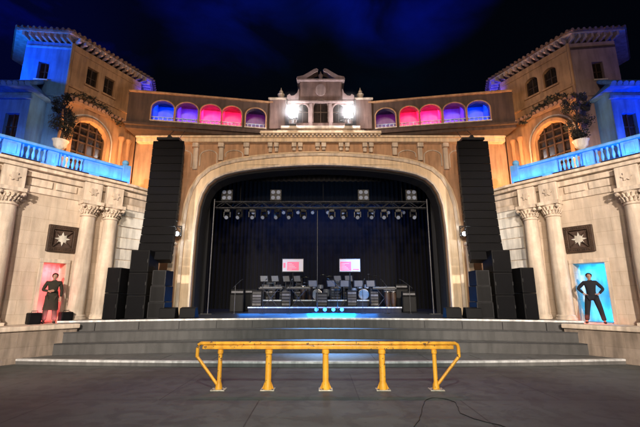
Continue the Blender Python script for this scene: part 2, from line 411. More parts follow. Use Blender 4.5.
def curve_poly(f, x0, x1, n, back):
    pts = [(x0 + (x1 - x0) * i / n, f(x0 + (x1 - x0) * i / n)) for i in range(n + 1)]
    return pts + [(x1, back), (x0, back)]
deck_f = lambda x: 10.62 + 0.006 * x * x
lip_f = lambda x: 13.95 - 0.027 * x * x
deck = part('pit_deck', MB().plan(curve_poly(deck_f, -8.4, 8.4, 34, 14.4), 0.0, 0.135), 'deck', kind='structure')
def strip(f, x0, x1, n, w, z0, z1, push=0.0):
    a = [(x0 + (x1 - x0) * i / n, f(x0 + (x1 - x0) * i / n) - push) for i in range(n + 1)]
    b = [(x, y + w) for x, y in a][::-1]
    return MB().plan(a + b, z0, z1)
part('deck_nosing', strip(deck_f, -8.4, 8.4, 34, 0.13, 0.09, 0.142, 0.012), 'nosing', kind='structure')
# two broad treads between the pit deck and the stage
for k, (dep, cv, z1) in enumerate(((13.25, 0.021, 0.76), (12.5, 0.013, 0.46))):
    f_ = lambda x, d=dep, c=cv: d - c * x * x
    part('stage_tread', MB().plan(curve_poly(f_, -7.86, 7.86, 36, 14.2 - 0.01 * k), 0.136 + 0.001 * k, z1 - 0.03), 'stagefront', kind='structure')
    part('stage_tread_top', MB().plan(curve_poly(f_, -7.86, 7.86, 36, 14.2 - 0.01 * k), z1 - 0.029, z1), 'deck', kind='structure')
    part('tread_edge', strip(f_, -7.85, 7.85, 36, 0.05, z1 - 0.028, z1 + 0.004, 0.008), 'metal', kind='structure')
mb = MB()
for x in [-5.9, -4.4, -2.95, -1.5, 0, 1.5, 2.95, 4.4, 5.9]:
    mb.box(x - 0.006, x + 0.006, deck_f(x) + 0.14, lip_f(x) - 1.6, 0.13, 0.139)
part('deck_seam', mb, 'metal', kind='structure')

part('stage_platform', MB().plan(curve_poly(lip_f, -8.15, 8.15, 36, 26.0), 0.0, 1.04), 'stagefront', kind='structure')
part('stage_floor', MB().plan(curve_poly(lambda x: lip_f(x) + 0.07, -8.14, 8.14, 36, 26.0), 1.041, 1.08), 'stagefloor', kind='structure')
part('stage_nosing', strip(lip_f, -8.15, 8.15, 36, 0.085, 1.03, 1.084, 0.018), 'nosing', kind='structure')
# panel joints and a kick rail on the stage front
mb = MB()
x = -7.2
while x < 7.3:
    y = lip_f(x)
    mb.box(x - 0.012, x + 0.012, y - 0.010, y + 0.02, 0.745, 1.0)
    x += 1.2
part('stage_front_batten', mb, 'metal', kind='structure')
0 and part('stage_front_rail', strip(lip_f, -7.7, 7.7, 36, 0.03, 0.52, 0.56, 0.03), 'steel', kind='structure')

# ------------------------------------------------------------------ main facade round the stage opening
fac = thing('theatre_facade', (0, 16.2, 0), 'wide ochre theatre front with round-cornered stage arch, loggia and central gable', 'facade')
half = [(5.42, 1.08), (5.42, 3.2), (5.40, 4.8), (5.33, 5.7), (5.19, 6.25), (4.98, 6.65), (4.68, 6.93), (4.24, 7.13), (3.7, 7.27), (3.0, 7.38), (2.1, 7.48), (1.05, 7.55), (0, 7.58)]
def opening(t=0.0):
    """inner arch outline grown outward by t"""
    pts = []
    full = [(-x, z) for x, z in half] + [(x, z) for x, z in half[:-1]][::-1]
    # ordering: left foot -> crown -> right foot
    n = len(full)
    for i, (x, z) in enumerate(full):
        a = full[max(i - 1, 0)]; b = full[min(i + 1, n - 1)]
        dx, dz = b[0] - a[0], b[1] - a[1]; l = math.hypot(dx, dz)
        nx, nz = -dz / l, dx / l
        if i in (0, n - 1): nz = 0
        pts.append((x + nx * t, z + nz * t))
    return pts
F0 = Fr((0, 16.2), (1, 0))
W2 = 8.45
o = opening(0.0)
wallpoly = [(-W2, 1.08)] + o + [(W2, 1.08), (W2, 9.05), (-W2, 9.05)]
part('proscenium_wall', MB(F0).slab(wallpoly, 0.0, 0.6), 'front', fac)
def band(t0, t1, v0, v1):
    return MB(F0).slab(opening(t1) + opening(t0)[::-1], v0, v1)
sur = part('arch_surround', band(0.0, 0.50, -0.16, -0.002), 'arch', fac, bevel=0.03)
part('arch_bead', band(-0.02, 0.07, -0.24, -0.163), 'stone2', sur, bevel=0.02)
part('arch_bead', band(0.42, 0.55, -0.26, -0.163), 'stone2', sur, bevel=0.02)
part('arch_moulding', band(0.62, 0.70, -0.09, -0.003), 'arch', fac, bevel=0.02)
part('arch_reveal', MB(F0).slab(opening(-0.021) + opening(-0.10)[::-1], 0.1, 0.9), 'drape', fac)
# small keyed blocks spaced round the surround
mb = MB(F0)
oo = opening(0.25)
# brackets and panels between the arch and the ledge
def zarch(x):
    t = opening(0.72)
    for (xa, za), (xb, zb) in zip(t, t[1:]):
        if xa <= x <= xb and xb > xa: return za + (zb - za) * (x - xa) / (xb - xa)
    return 6.0
bx = []
for x in (2.0, 2.28, 0.92, 1.2):
    bx += [x, -x]
bx += [0.14, -0.14]
sx = [3.35, 4.5, 5.65, 6.8]
for x in sx: bx += [x, -x]
for x in sorted(bx):
    wd = 0.075 if abs(x) < 2.5 else 0.10
    z0 = max(zarch(x) + 0.02, 7.4) if abs(x) < 5.8 else 7.4
    b = MB(F0).box(x - wd, x + wd, -0.14, -0.002, z0, 8.42)
    b.box(x - wd - 0.03, x + wd + 0.03, -0.26, -0.002, 8.425, 8.617)
    part('bracket', b, 'stone2', fac, bevel=0.015)
# recessed round-headed panels between brackets
xs = sorted(bx)
for a, b in zip(xs, xs[1:]):
    if b - a < 0.4: continue
    a2, b2 = a + 0.16, b - 0.16
    xm = max(abs(a2), abs(b2))
    z0 = (zarch(xm) + 0.10) if xm < 5.5 else 7.5
    z0 = max(z0, zarch((a2 + b2) / 2) + 0.05) if abs(a2 + b2) / 2 < 5.5 else z0
    if 8.3 - z0 < 0.2: continue
    ri = min(0.25, (8.35 - z0) * 0.5)
    part('blind_arch', band_arch(F0, a2 + 0.05, b2 - 0.05, z0, 8.3, 0.05, -0.05, -0.002, rise=ri), 'stone', fac, bevel=0.008)
# ledge under the loggia: side ledges run forward to the towers, centre ledge in front of the gable
for m in (1, -1):
    f = Fr((0, 0), (1, 0), m)
    pl_ = [(-8.4, 15.0), (-2.75, 15.98), (-2.75, 16.19), (-8.4, 16.19)]
    part('ledge', MB(f).plan(pl_, 8.90, 9.03), 'stucco_d', fac, bevel=0.02)  # dark brown puts the shade under the loggia into the ledge colour
    pl_ = [(-8.4, 14.86), (-2.75, 15.86), (-2.75, 16.1), (-8.4, 16.1)]
    part('ledge_cornice', MB(f).plan(pl_, 9.033, 9.13), 'stucco_d', fac, bevel=0.02)
part('frieze', MB(F0).box(-8.3, 8.3, -0.34, -0.003, 8.62, 8.80), 'arch', fac, bevel=0.02)
part('frieze', MB(F0).box(-8.3, 8.3, -0.42, -0.003, 8.803, 8.895), 'arch', fac, bevel=0.02)
part('ledge', MB(F0).box(-2.7, 2.7, -0.62, -0.003, 8.90, 9.03), 'arch', fac, bevel=0.03)
part('ledge_cornice', MB(F0).box(-1.78, 1.78, -0.62, -0.003, 9.12, 9.27), 'stone2', fac, bevel=0.03)
part('ledge_cornice', MB(F0).box(-1.95, 1.95, -0.52, -0.003, 9.033, 9.118), 'stone', fac, bevel=0.02)
# bead row under ledge
for i in range(31):
    x = -2.6 + i * 5.2 / 30
    part('dentil', MB(F0).box(x - 0.045, x + 0.045, -0.58, -0.43, 8.82, 8.897), 'stone2', fac)

# loggia: five lit bays on each side
bay_cols = [((0.0, 0.03, 1.0), (0.0, 0.03, 1.0)), ((0.03, 0.02, 1.0), (0.8, 0.05, 0.9)), ((1.0, 0.01, 0.13), (1.0, 0.02, 0.25)),
            ((1.0, 0.005, 0.06), (1.0, 0.02, 0.12)), ((0.35, 0.01, 0.25), (0.0, 0.12, 1.0))]
bay_pow = [75, 38, 120, 120, 12]
for m in (1, -1):
    f = Fr((-2.2, 16.02), (-5.65, -0.98), m)      # s runs outward; v: negative = toward the back here, so flip below
    g = Fr((-7.85, 15.04), (5.65, 0.98), m)       # s runs inward from the tower, v into the building
    Ls = math.hypot(5.65, 0.98)
    cs = [0.55 + 1.0 * i + (0.0) for i in range(5)]
    cs = [0.95, 1.96, 2.98, 3.90, 4.96]
    hw = [0.46, 0.46, 0.45, 0.42, 0.44]
    holes = [arch_poly(c - h, c + h, 9.32, 10.24, rise=0.36) for c, h in zip(cs, hw)]
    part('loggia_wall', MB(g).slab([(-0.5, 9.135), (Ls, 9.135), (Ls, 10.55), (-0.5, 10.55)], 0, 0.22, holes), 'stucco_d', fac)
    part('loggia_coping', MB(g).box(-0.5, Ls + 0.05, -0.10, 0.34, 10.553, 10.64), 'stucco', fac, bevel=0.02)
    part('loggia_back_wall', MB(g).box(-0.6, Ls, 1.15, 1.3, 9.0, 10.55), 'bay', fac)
    part('loggia_floor', MB(g).box(-0.6, Ls, 0.224, 1.146, 9.135, 9.3), 'stone', fac)
    part('loggia_roof', MB(g).box(-0.6, Ls, 0.224, 1.3, 10.553, 10.62), 'stucco_d', fac)
    for i in range(6):
        s = ([0.42] + [(cs[k] + cs[k + 1]) / 2 for k in range(4)] + [5.5])[i]
        part('partition', MB(g).box(s - 0.04, s + 0.04, 0.224, 1.146, 9.303, 10.55), 'bay', fac)
    for c, h, cc, pw in zip(cs, hw, bay_cols, bay_pow):
        sw = part('bay_arch', band_arch(g, c - h, c + h, 9.32, 10.24, 0.05, -0.05, -0.003, rise=0.36), 'stucco', fac, bevel=0.01)
        part('bay_sill', MB(g).box(c - h - 0.05, c + h + 0.05, -0.06, 0.20, 9.27, 9.317), 'stone2', fac, bevel=0.01)
        for k in range(5):
            x = c - h + (k + 0.5) * 2 * h / 5
            part('baluster', MB(g).lathe(x, 0.12, [(0.022, 9.32), (0.035, 9.37), (0.018, 9.44), (0.03, 9.5)], 8), 'stone2', fac, smooth=True)
        part('bay_rail', MB(g).box(c - h, c + h, 0.08, 0.16, 9.50, 9.53), 'stone2', fac)
        area(g(c, 0.55, 10.5), g(c, 0.75, 9.4), pw, cc[0], 0.6, 0.15)
        area(g(c, 0.7, 9.33), g(c, 1.0, 10.2), pw * 0.35, cc[1], 0.6, 0.1)
        area(g(c, -0.03, 9.34), g(c, 0.1, 9.7), 1.2, (0.0, 0.25, 1.0), 0.7, 0.03)
    # wall pier joining loggia to the gable block
    part('end_pier', MB(F0).box(*( (-2.35, -1.62) if m == 1 else (1.62, 2.35)), -0.28, 1.3, 9.28, 10.72), 'gable', fac, bevel=0.02)
    part('pier_cap', MB(F0).box(*( (-2.42, -1.57) if m == 1 else (1.57, 2.42)), -0.34, 1.32, 10.723, 10.81), 'stone', fac, bevel=0.02)
    x = -1.86 * m
    part('finial', MB(F0).lathe(x, -0.05, [(0.12, 10.81), (0.12, 10.86), (0.05, 10.9), (0.15, 11.02), (0.17, 11.1), (0.08, 11.2), (0.10, 11.24), (0.03, 11.36), (0.01, 11.46)], 14), 'stone2', fac, smooth=True)

# central gable block with scrolled shoulders and a broken pediment
class FrN(Fr):
    def __call__(f, s, v, z): return Fr.__call__(f, s * 0.9, v, z)
G = FrN((0, 16.0), (1, 0))
half_g = [(1.60, 9.28), (1.60, 10.550), (1.52, 10.680), (1.38, 10.750), (1.22, 10.820), (1.12, 10.950), (1.08, 11.120), (1.08, 11.560), (0, 11.560)]
outline = [(-x, z) for x, z in half_g] + [(x, z) for x, z in half_g[:-1]][::-1]
holes = [arch_poly(-0.30, 0.30, 9.45, 10.55), arch_poly(-1.12, -0.62, 9.45, 10.35), arch_poly(0.62, 1.12, 9.45, 10.35)]
gb = part('gable_wall', MB(G).slab(outline, -0.2, 1.3, holes=[]), 'gable', fac, bevel=0.02)
for a, b, t in ((-0.36, 0.36, 10.6), (-1.2, -0.62, 10.4), (0.62, 1.2, 10.4)):
    wn = part('window', band_arch(G, a, b, 9.5, t, 0.07, -0.27, -0.203), 'trim', fac, bevel=0.01)
    part('pane', MB(G).slab(arch_poly(a, b, 9.5, t), -0.215, -0.203), 'glassdark', wn)
    part('mullion', MB(G).box((a + b) / 2 - 0.02, (a + b) / 2 + 0.02, -0.24, -0.217, 9.5, t - 0.03).box(a + 0.01, b - 0.01, -0.236, -0.217, 9.98, 10.02), 'wood', wn)
for x in (-1.42, -0.49, 0.49, 1.42):
    p = part('pilaster', MB(G).box(x - 0.08, x + 0.08, -0.30, -0.203, 9.29, 10.420), 'trim', fac, bevel=0.012)
part('string_course', MB(G).box(-1.68, 1.68, -0.34, -0.203, 10.440, 10.540), 'trim', fac, bevel=0.02)
part('gable_cornice', MB(G).box(-1.22, 1.22, -0.34, 1.32, 11.563, 11.650), 'trim', fac, bevel=0.02)
for m in (1, -1):
    pts = [(1.25, 11.653), (1.22, 11.760), (0.9, 11.830), (0.6, 12.000), (0.34, 12.160), (0.2, 12.200), (0.12, 12.120), (0.16, 12.020), (0.3, 11.980), (0.5, 11.820), (0.75, 11.653)]
    part('pediment_scroll', MB(G).slab([(m * x, z) for x, z in pts], -0.32, 0.1), 'trim', fac, bevel=0.015)
    pts = [(1.62, 10.560), (1.72, 10.650), (1.70, 10.820), (1.58, 10.900), (1.5, 10.800), (1.35, 10.820), (1.2, 10.950), (1.13, 11.150), (1.1, 11.150), (1.1, 10.560)]
    part('shoulder_scroll', MB(G).slab([(m * x, z) for x, z in pts], -0.30, -0.204), 'trim', fac, bevel=0.012)
part('pediment_urn', MB(G).lathe(0, -0.1, [(0.10, 11.653), (0.10, 11.700), (0.05, 11.750), (0.13, 11.880), (0.14, 11.940), (0.06, 12.020), (0.02, 12.150)], 14), 'trim', fac, smooth=True)
part('oval_medallion', MB(G).slab([(0.26 * math.cos(a), 11.120 + 0.3 * math.sin(a)) for a in [2 * math.pi * i / 24 for i in range(24)]], -0.26, -0.203), 'trim', fac, bevel=0.02)

# ------------------------------------------------------------------ leaves
def leaves(mb, c, rad, n, size, squash=(1, 1, 1)):
    for _ in range(n):
        d = Vector((random.gauss(0, 1), random.gauss(0, 1), random.gauss(0, 1))).normalized() * (random.random() ** 0.5) * rad
        p = Vector(c) + Vector((d.x * squash[0], d.y * squash[1], d.z * squash[2]))
        a = Vector((random.gauss(0, 1), random.gauss(0, 1), random.gauss(0, 1))).normalized()
        b = a.cross(Vector((random.random(), random.random(), random.random()))).normalized()
        s = size * random.uniform(0.6, 1.3)
        V = [mb.bm.verts.new(p + a * s), mb.bm.verts.new(p + b * s * 0.4), mb.bm.verts.new(p - a * s), mb.bm.verts.new(p - b * s * 0.4)]
        mb.bm.faces.new(V)

# ------------------------------------------------------------------ wings and towers, mirrored left / right
SIDE = {1: 'left', -1: 'right'}
HZ = []
for m in (1, -1):
    side = SIDE[m]
    fr = Fr((-8.7, 12.6), (0.6, 0.8), m)
    wing = thing('wing_building', fr(0, 0, 0), f'cream columned wing with blue-lit roof terrace on the {side} side of the stage', 'building')
    S0, S1 = -6.5, 1.79
    dc, dw = (-0.10, 0.32) if m == 1 else (-0.16, 0.45)
    door_hole = [(dc - dw, 1.02), (dc + dw, 1.02), (dc + dw, 2.9), (dc - dw, 2.9)]
    part('wall', MB(fr).slab([(S0, 1.0), (S1, 1.0), (S1, 5.1), (S0, 5.1)], 0.0, 0.5, [door_hole]), 'ashlar', wing)
    part('plinth', MB(fr).box(S0, 0.42, -1.10, 0.5, 0.0, 0.86), 'plinth', wing, bevel=0.02)
    part('plinth_cap', MB(fr).box(S0, 0.46, -1.17, 0.8, 0.863, 1.0), 'stone2', wing, bevel=0.03)
    part('plinth', MB(fr).box(0.46, 1.9, -0.20, 0.5, 0.0, 1.03), 'stone', wing, bevel=0.02)
    part('plinth_band', MB(fr).box(S0, 0.44, -1.13, -1.103, 0.0, 0.16), 'plinth', wing)
    # return wall beside the stage, with deep-cut stone courses
    rt = Fr((-7.626, 14.032), (0.5, 0.866), m)
    z = 1.08; k = 0
    while z < 5.05:
        h = 0.42
        off = 0.0 if k % 2 else 0.04
        part('stone_course', MB(rt).box(0.0, 1.15, -off, 0.5, z, z + h - 0.03), 'white', wing, bevel=0.02)
        part('course_joint', MB(rt).box(0.02, 1.14, 0.03, 0.48, z + h - 0.03, z + h), 'stone', wing)
        z += h; k += 1
    rs = Fr((-7.06, 15.04), (0, 1), m)
    part('wall', MB(rs).box(0.02, 1.14, 0.02, 0.5, 1.08, 5.99), 'ashlar', wing)
    # entablature wrapping the corner
    for z0, z1, p, mt in ((5.1, 5.30, 0.06, 'stone2'), (5.303, 5.60, 0.0, 'stone'), (5.603, 5.80, 0.10, 'stone2'), (5.803, 5.93, 0.28, 'stone2'), (5.933, 6.03, 0.40, 'stone2')):
        part('entablature', MB(fr).box(S0, S1 + p, -p, 0.6, z0, z1), mt, wing, bevel=0.02)
        part('entablature', MB(rt).box(0.02, 1.15 + p, -p - 0.004, 0.5, z0 + 0.002, z1 - 0.002), mt, wing, bevel=0.02)
    part('terrace_floor', MB(fr).box(S0, S1, 0.603, 6.5, 5.85, 5.99), 'stone', wing)
    colx = [0.66, 1.42, -1.62, -2.38, -4.66, -5.42]
    for cx_ in colx:
        col = part('column', MB(fr).lathe(cx_, -0.13, [(0.255, 1.24), (0.262, 1.9), (0.25, 3.2), (0.225, 4.55)], 28), 'stone2', wing, smooth=True)
        part('column_base', MB(fr).lathe(cx_, -0.13, [(0.33, 1.083), (0.33, 1.12), (0.30, 1.15), (0.31, 1.19), (0.27, 1.24)], 28).box(cx_ - 0.34, cx_ + 0.34, -0.47, -0.003, 1.0, 1.082), 'stone2', col, smooth=True)
        cp = MB(fr).lathe(cx_, -0.13, [(0.225, 4.55), (0.26, 4.57), (0.26, 4.60), (0.225, 4.62), (0.24, 4.75), (0.30, 4.93), (0.33, 4.97)], 28)
        cp.box(cx_ - 0.34, cx_ + 0.34, -0.47, -0.004, 4.97, 5.09)
        for row, (rz, rr) in enumerate(((4.66, 0.25), (4.78, 0.27))):
            for k in range(9):
                a = math.pi + math.pi * (k + 0.5 * row) / 8.5
                ca, sa = math.cos(a), math.sin(a)
                p0 = fr(cx_ + rr * ca, -0.13 + rr * sa, rz); p1 = fr(cx_ + (rr + 0.03) * ca, -0.13 + (rr + 0.03) * sa, rz + 0.09); p2 = fr(cx_ + (rr + 0.08) * ca, -0.13 + (rr + 0.08) * sa, rz + 0.13)
                cp.tube([p0, p1, p2], [0.035, 0.035, 0.015], 6, world=True)
        for sg in (-1, 1):
            cp.ball(fr(cx_ + sg * 0.29, -0.42, 4.9), 0.07, 1)
        part('capital', cp, 'stone2', col, smooth=True)
        # dado block over each column
        part('frieze_block', MB(fr).box(cx_ - 0.30, cx_ + 0.30, -0.30, -0.105, 5.12, 5.78), 'stone2', wing, bevel=0.02)
        rr_ = part('rosette', MB(fr).slab([(cx_ + 0.12 * math.cos(a) * (1 + 0.25 * math.cos(6 * a)), 5.45 + 0.12 * math.sin(a) * (1 + 0.25 * math.cos(6 * a))) for a in [2 * math.pi * i / 36 for i in range(36)]], -0.34, -0.303), 'stone', wing)
    # frieze panels
    for a, b in ((-1.2, 0.28), (-4.2, -2.8)):
        n = 2
        for k in range(n):
            x0 = a + (b - a) * k / n + 0.05; x1 = a + (b - a) * (k + 1) / n - 0.05
            part('frieze_panel', MB(fr).box(x0, x1, -0.05, -0.002, 5.33, 5.57), 'stone2', wing, bevel=0.02)
    # terrace balustrade, solid dies and groups of balusters, washed by LED battens, blue light also in their colour
    part('terrace_kerb', MB(fr).box(S0, S1 + 0.1, -0.16, 0.18, 6.033, 6.12), 'blue_light_tint', wing, bevel=0.01)
    part('terrace_rail', MB(fr).box(S0, S1 + 0.12, -0.18, 0.20, 6.62, 6.72), 'blue_light_tint', wing, bevel=0.02)
    dies = [(-6.5, -5.6), (-4.9, -4.2), (-3.5, -2.6), (-1.95, -1.05), (-0.95, -0.6), (0.28, 1.79)]
    groups = [(-5.6, -4.9), (-4.2, -3.5), (-2.6, -1.95), (-0.6, 0.28)]
    dies = [(-6.5, -5.6), (-4.9, -4.2), (-3.5, -2.6), (-2.0, -1.55), (-0.80, -0.48), (0.32, 1.79)]
    groups = [(-5.6, -4.9), (-4.2, -3.5), (-2.6, -2.0), (-1.55, -0.80), (-0.48, 0.32)]
    for a, b in dies:
        d = part('balustrade_die', MB(fr).box(a, b, -0.10, 0.12, 6.123, 6.617), 'blue_light_tint', wing, bevel=0.01)
        part('die_panel', MB(fr).box(a + 0.1, b - 0.1, -0.125, -0.102, 6.2, 6.54), 'blue_light_tint', d, bevel=0.01)
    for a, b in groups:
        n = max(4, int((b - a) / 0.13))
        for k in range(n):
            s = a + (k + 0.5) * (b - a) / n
            part('baluster', MB(fr).lathe(s, 0.0, [(0.045, 6.123), (0.045, 6.16), (0.022, 6.19), (0.045, 6.29), (0.05, 6.34), (0.02, 6.50), (0.038, 6.56), (0.045, 6.617)], 10), 'blue_light_tint', wing, smooth=True)
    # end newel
    nw = part('newel', MB(fr).box(1.62, 1.93, -0.2, 0.2, 6.03, 6.80), 'blue_light_tint', wing, bevel=0.02)
    part('newel_ball', MB(fr).ball(fr(1.775, 0, 6.92), 0.12, 3), 'blue_light_tint', nw, smooth=True)
    # LED battens on the cornice
    for a in (-6.0, -4.5, -3.0, -1.55, -0.1, 1.25):
        bt = tag(part('led_batten', MB(fr).box(a - 0.5, a + 0.5, -0.385, -0.33, 6.035, 6.075), 'metal', None, bevel=0.005),
                 f'slim blue LED batten on the {side} terrace cornice', 'light batten', f'LED battens on the {side} cornice')
        part('lens', MB(fr).box(a - 0.47, a + 0.47, -0.372, -0.343, 6.0755, 6.079), 'led_strip', bt)
        area(fr(a, -0.37, 6.10), fr(a, -0.02, 6.45), 10, (0.0, 0.22, 1.0), 1.3, 0.03, 110)
    # doorway
    dcol = 'white'
    nb = MB(fr); nb.box(dc - dw - 0.3, dc + dw + 0.3, 0.95, 1.0, 1.0, 3.1)
    nb.box(dc - dw - 0.3, dc - dw - 0.25, 0.503, 0.948, 1.0, 3.1); nb.box(dc + dw + 0.25, dc + dw + 0.3, 0.503, 0.948, 1.0, 3.1)
    nb.box(dc - dw - 0.3, dc + dw + 0.3, 0.503, 1.0, 3.102, 3.15)
    part('door_recess', nb, 'white', wing)
    mb = MB(fr).box(dc - dw - 0.12, dc - dw, -0.06, -0.002, 1.0, 2.9).box(dc + dw, dc + dw + 0.12, -0.06, -0.002, 1.0, 2.9)
    mb.box(dc - dw - 0.12, dc + dw + 0.12, -0.06, -0.002, 2.902, 3.03)
    part('door_surround', mb, 'stone2', wing, bevel=0.01)
    if m == 1:
        area(fr(dc, 0.55, 2.85), fr(dc, 0.9, 1.9), 34, (1.0, 0.10, 0.13), 0.7, 0.1)
        area(fr(dc, 0.55, 1.06), fr(dc, 0.95, 1.8), 12, (1.0, 0.16, 0.16), 0.6, 0.1)
        area(fr(dc, -0.45, 1.05), fr(dc, 0.0, 2.6), 15, (1.0, 0.25, 0.3), 0.6, 0.1, 120)
    else:
        area(fr(dc, 0.55, 2.85), fr(dc, 0.9, 1.9), 27, (0.0, 0.36, 1.0), 0.8, 0.1)
        area(fr(dc, 0.55, 1.06), fr(dc, 0.95, 1.8), 18, (0.0, 0.42, 1.0), 0.7, 0.1)
        area(fr(dc, -0.5, 1.25), fr(dc, -0.3, 0.9), 5, (1.0, 0.15, 0.06), 0.7, 0.1, 150)
    # square lattice grille above the doorway
    gx, gz, gw = 0.0, 3.71, 0.44
    gr_ = tag(bpy.data.objects.new('wall_grille', None), f'square dark timber grille with pale star pattern above the {"red" if m == 1 else "blue"} doorway', 'grille')
    COL.objects.link(gr_); gr_.location = fr(gx, 0, gz - gw)
    mb = MB(fr).slab([(gx - gw, gz - gw), (gx + gw, gz - gw), (gx + gw, gz + gw), (gx - gw, gz + gw)], -0.12, -0.003,
                     [[(gx - gw + 0.15, gz - gw + 0.15), (gx + gw - 0.15, gz - gw + 0.15), (gx + gw - 0.15, gz + gw - 0.15), (gx - gw + 0.15, gz + gw - 0.15)]])
    part('frame', mb, 'wood', gr_, bevel=0.015)
    part('backing', MB(fr).box(gx - gw + 0.15, gx + gw - 0.15, -0.03, -0.003, gz - gw + 0.15, gz + gw - 0.15), 'stucco_d', gr_)
    star = []
    for k in range(16):
        a = 2 * math.pi * k / 16; r_ = 0.24 if k % 2 == 0 else 0.11
        star.append((gx + r_ * math.cos(a), gz + r_ * math.sin(a)))
    part('star', MB(fr).slab(star, -0.06, -0.032), 'white', gr_, bevel=0.006)
    mb = MB(fr)
    for sx_, sz_ in ((-1, -1), (-1, 1), (1, -1), (1, 1)):
        mb.tube([(gx + sx_ * 0.1, -0.075, gz + sz_ * 0.1), (gx + sx_ * 0.29, -0.075, gz + sz_ * 0.29)], 0.018, 6)
    for k in range(12):
        for sgn in (-1, 1):
            t_ = -0.36 + 0.72 * k / 11
            mb.ball(fr(gx + t_, -0.125, gz + sgn * 0.365), 0.022, 1); mb.ball(fr(gx + sgn * 0.365, -0.125, gz + t_), 0.022, 1)
    part('carving', mb, 'wood', gr_, smooth=True)
    # ---------------- tower
    A, B, Cc, D_, E_, F_ = (-9.8, 13.2), (-8.42, 16.03), (-8.9, 17.6), (-11.5, 13.0), (-12.9, 14.6), (-12.2, 17.8)
    tw = thing('corner_tower', (m * -10.6, 15.2, 0), f'polygonal stucco tower with overhanging bracketed roof on the {side}' + (', its outer face lit blue' if m == 1 else ', its outer face in mauve stucco'), 'tower')
    TI = Fr(A, (B[0] - A[0], B[1] - A[1]), m); LI = math.hypot(B[0] - A[0], B[1] - A[1])
    TO = Fr(D_, (A[0] - D_[0], A[1] - D_[1]), m); LO = math.hypot(A[0] - D_[0], A[1] - D_[1])
    TC = Fr(B, (Cc[0] - B[0], Cc[1] - B[1]), m); LC = math.hypot(Cc[0] - B[0], Cc[1] - B[1])
    zt = 11.62
    w1 = [(0.66, 10.22), (1.14, 10.22), (1.14, 11.02), (0.66, 11.02)]
    w2 = [(1.40, 10.22), (1.88, 10.22), (1.88, 11.02), (1.40, 11.02)]
    if m == -1:
        w1 = arch_poly(0.58, 1.14, 10.22, 11.06, rise=0.2); w2 = arch_poly(1.38, 1.94, 10.22, 11.06, rise=0.2)
    dr = arch_poly(0.42, 1.80, 6.02, 8.72)
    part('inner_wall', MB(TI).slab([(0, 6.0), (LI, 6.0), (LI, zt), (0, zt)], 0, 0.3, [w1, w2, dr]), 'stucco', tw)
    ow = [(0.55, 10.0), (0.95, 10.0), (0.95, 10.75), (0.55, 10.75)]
    part('outer_wall', MB(TO).slab([(0, 6.0), (LO - 0.005, 6.0), (LO - 0.005, zt), (0, zt)], 0, 0.3, [ow]), 'blue_light_wall_tint' if m == 1 else 'mauve', tw)
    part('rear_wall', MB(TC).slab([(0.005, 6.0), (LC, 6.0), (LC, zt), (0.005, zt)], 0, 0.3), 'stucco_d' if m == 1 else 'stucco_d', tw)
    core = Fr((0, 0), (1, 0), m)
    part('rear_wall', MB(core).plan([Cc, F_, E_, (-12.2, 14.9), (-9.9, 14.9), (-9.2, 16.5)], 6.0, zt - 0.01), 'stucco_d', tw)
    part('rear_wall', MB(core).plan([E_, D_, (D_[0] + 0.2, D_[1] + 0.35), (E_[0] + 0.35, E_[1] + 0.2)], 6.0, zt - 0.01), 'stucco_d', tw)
    # corner quoin rolls
    part('corner_roll', MB(core).lathe(A[0] , A[1] , [(0.06, 6.0), (0.06, zt)], 12), 'stucco', tw, smooth=True)
    part('string_course', MB(TI).box(-0.05, LI + 0.03, -0.07, -0.003, 9.78, 9.90), 'stucco', tw, bevel=0.02)
    part('string_course', MB(TO).box(-0.03, LO + 0.03, -0.07, -0.003, 9.30, 9.42), 'blue_light_wall_tint' if m == 1 else 'mauve', tw, bevel=0.02)
    # roof: thin soffit + hipped tiles
    def grow(P, k):
        cx0 = sum(p[0] for p in P) / len(P); cy0 = sum(p[1] for p in P) / len(P)
        out = []
        for p in P:
            d = Vector((p[0] - cx0, p[1] - cy0)); l = d.length
            d = d * ((l + k) / l); out.append((cx0 + d.x, cy0 + d.y))
        return out, (cx0, cy0)
    ring = [A, B, Cc, F_, E_, D_]
    r1, c0 = grow(ring, 0.42)
    part('soffit', MB(core).plan(r1, 11.79, 11.85), 'rafter', tw, bevel=0.01)
    rb = bmesh.new()
    r2, _ = grow(ring, 0.48)
    vs = [rb.verts.new((m * x, y, 11.853)) for x, y in r2]; v2 = [rb.verts.new((m * x, y, 11.92)) for x, y in r2]
    ap = rb.verts.new((m * c0[0], c0[1], 12.55))
    for i in range(6):
        j = (i + 1) % 6
        rb.faces.new((vs[i], vs[j], v2[j], v2[i])); rb.faces.new((v2[i], v2[j], ap))
    rb.faces.new(vs)
    rf = part('roof', rb, 'tile', tw)
    # rows of barrel tiles along the eaves of the visible faces
    for (p, q) in ((r2[0], r2[1]), (r2[5], r2[0]), (r2[1], r2[2])):
        tm = MB(core); n = int(math.hypot(q[0] - p[0], q[1] - p[1]) / 0.2)
        for k in range(n):
            t_ = (k + 0.5) / n
            x, y = p[0] + (q[0] - p[0]) * t_, p[1] + (q[1] - p[1]) * t_
            dx, dy = c0[0] - x, c0[1] - y; l = math.hypot(dx, dy); dx /= l; dy /= l
            tm.tube([(x - dx * 0.08, y - dy * 0.06, 11.89), (x + dx * 1.2, y + dy * 1.2, 11.89 + 0.28)], 0.055, 8)
        part('eaves_tiles', tm, 'tile', rf, smooth=True)
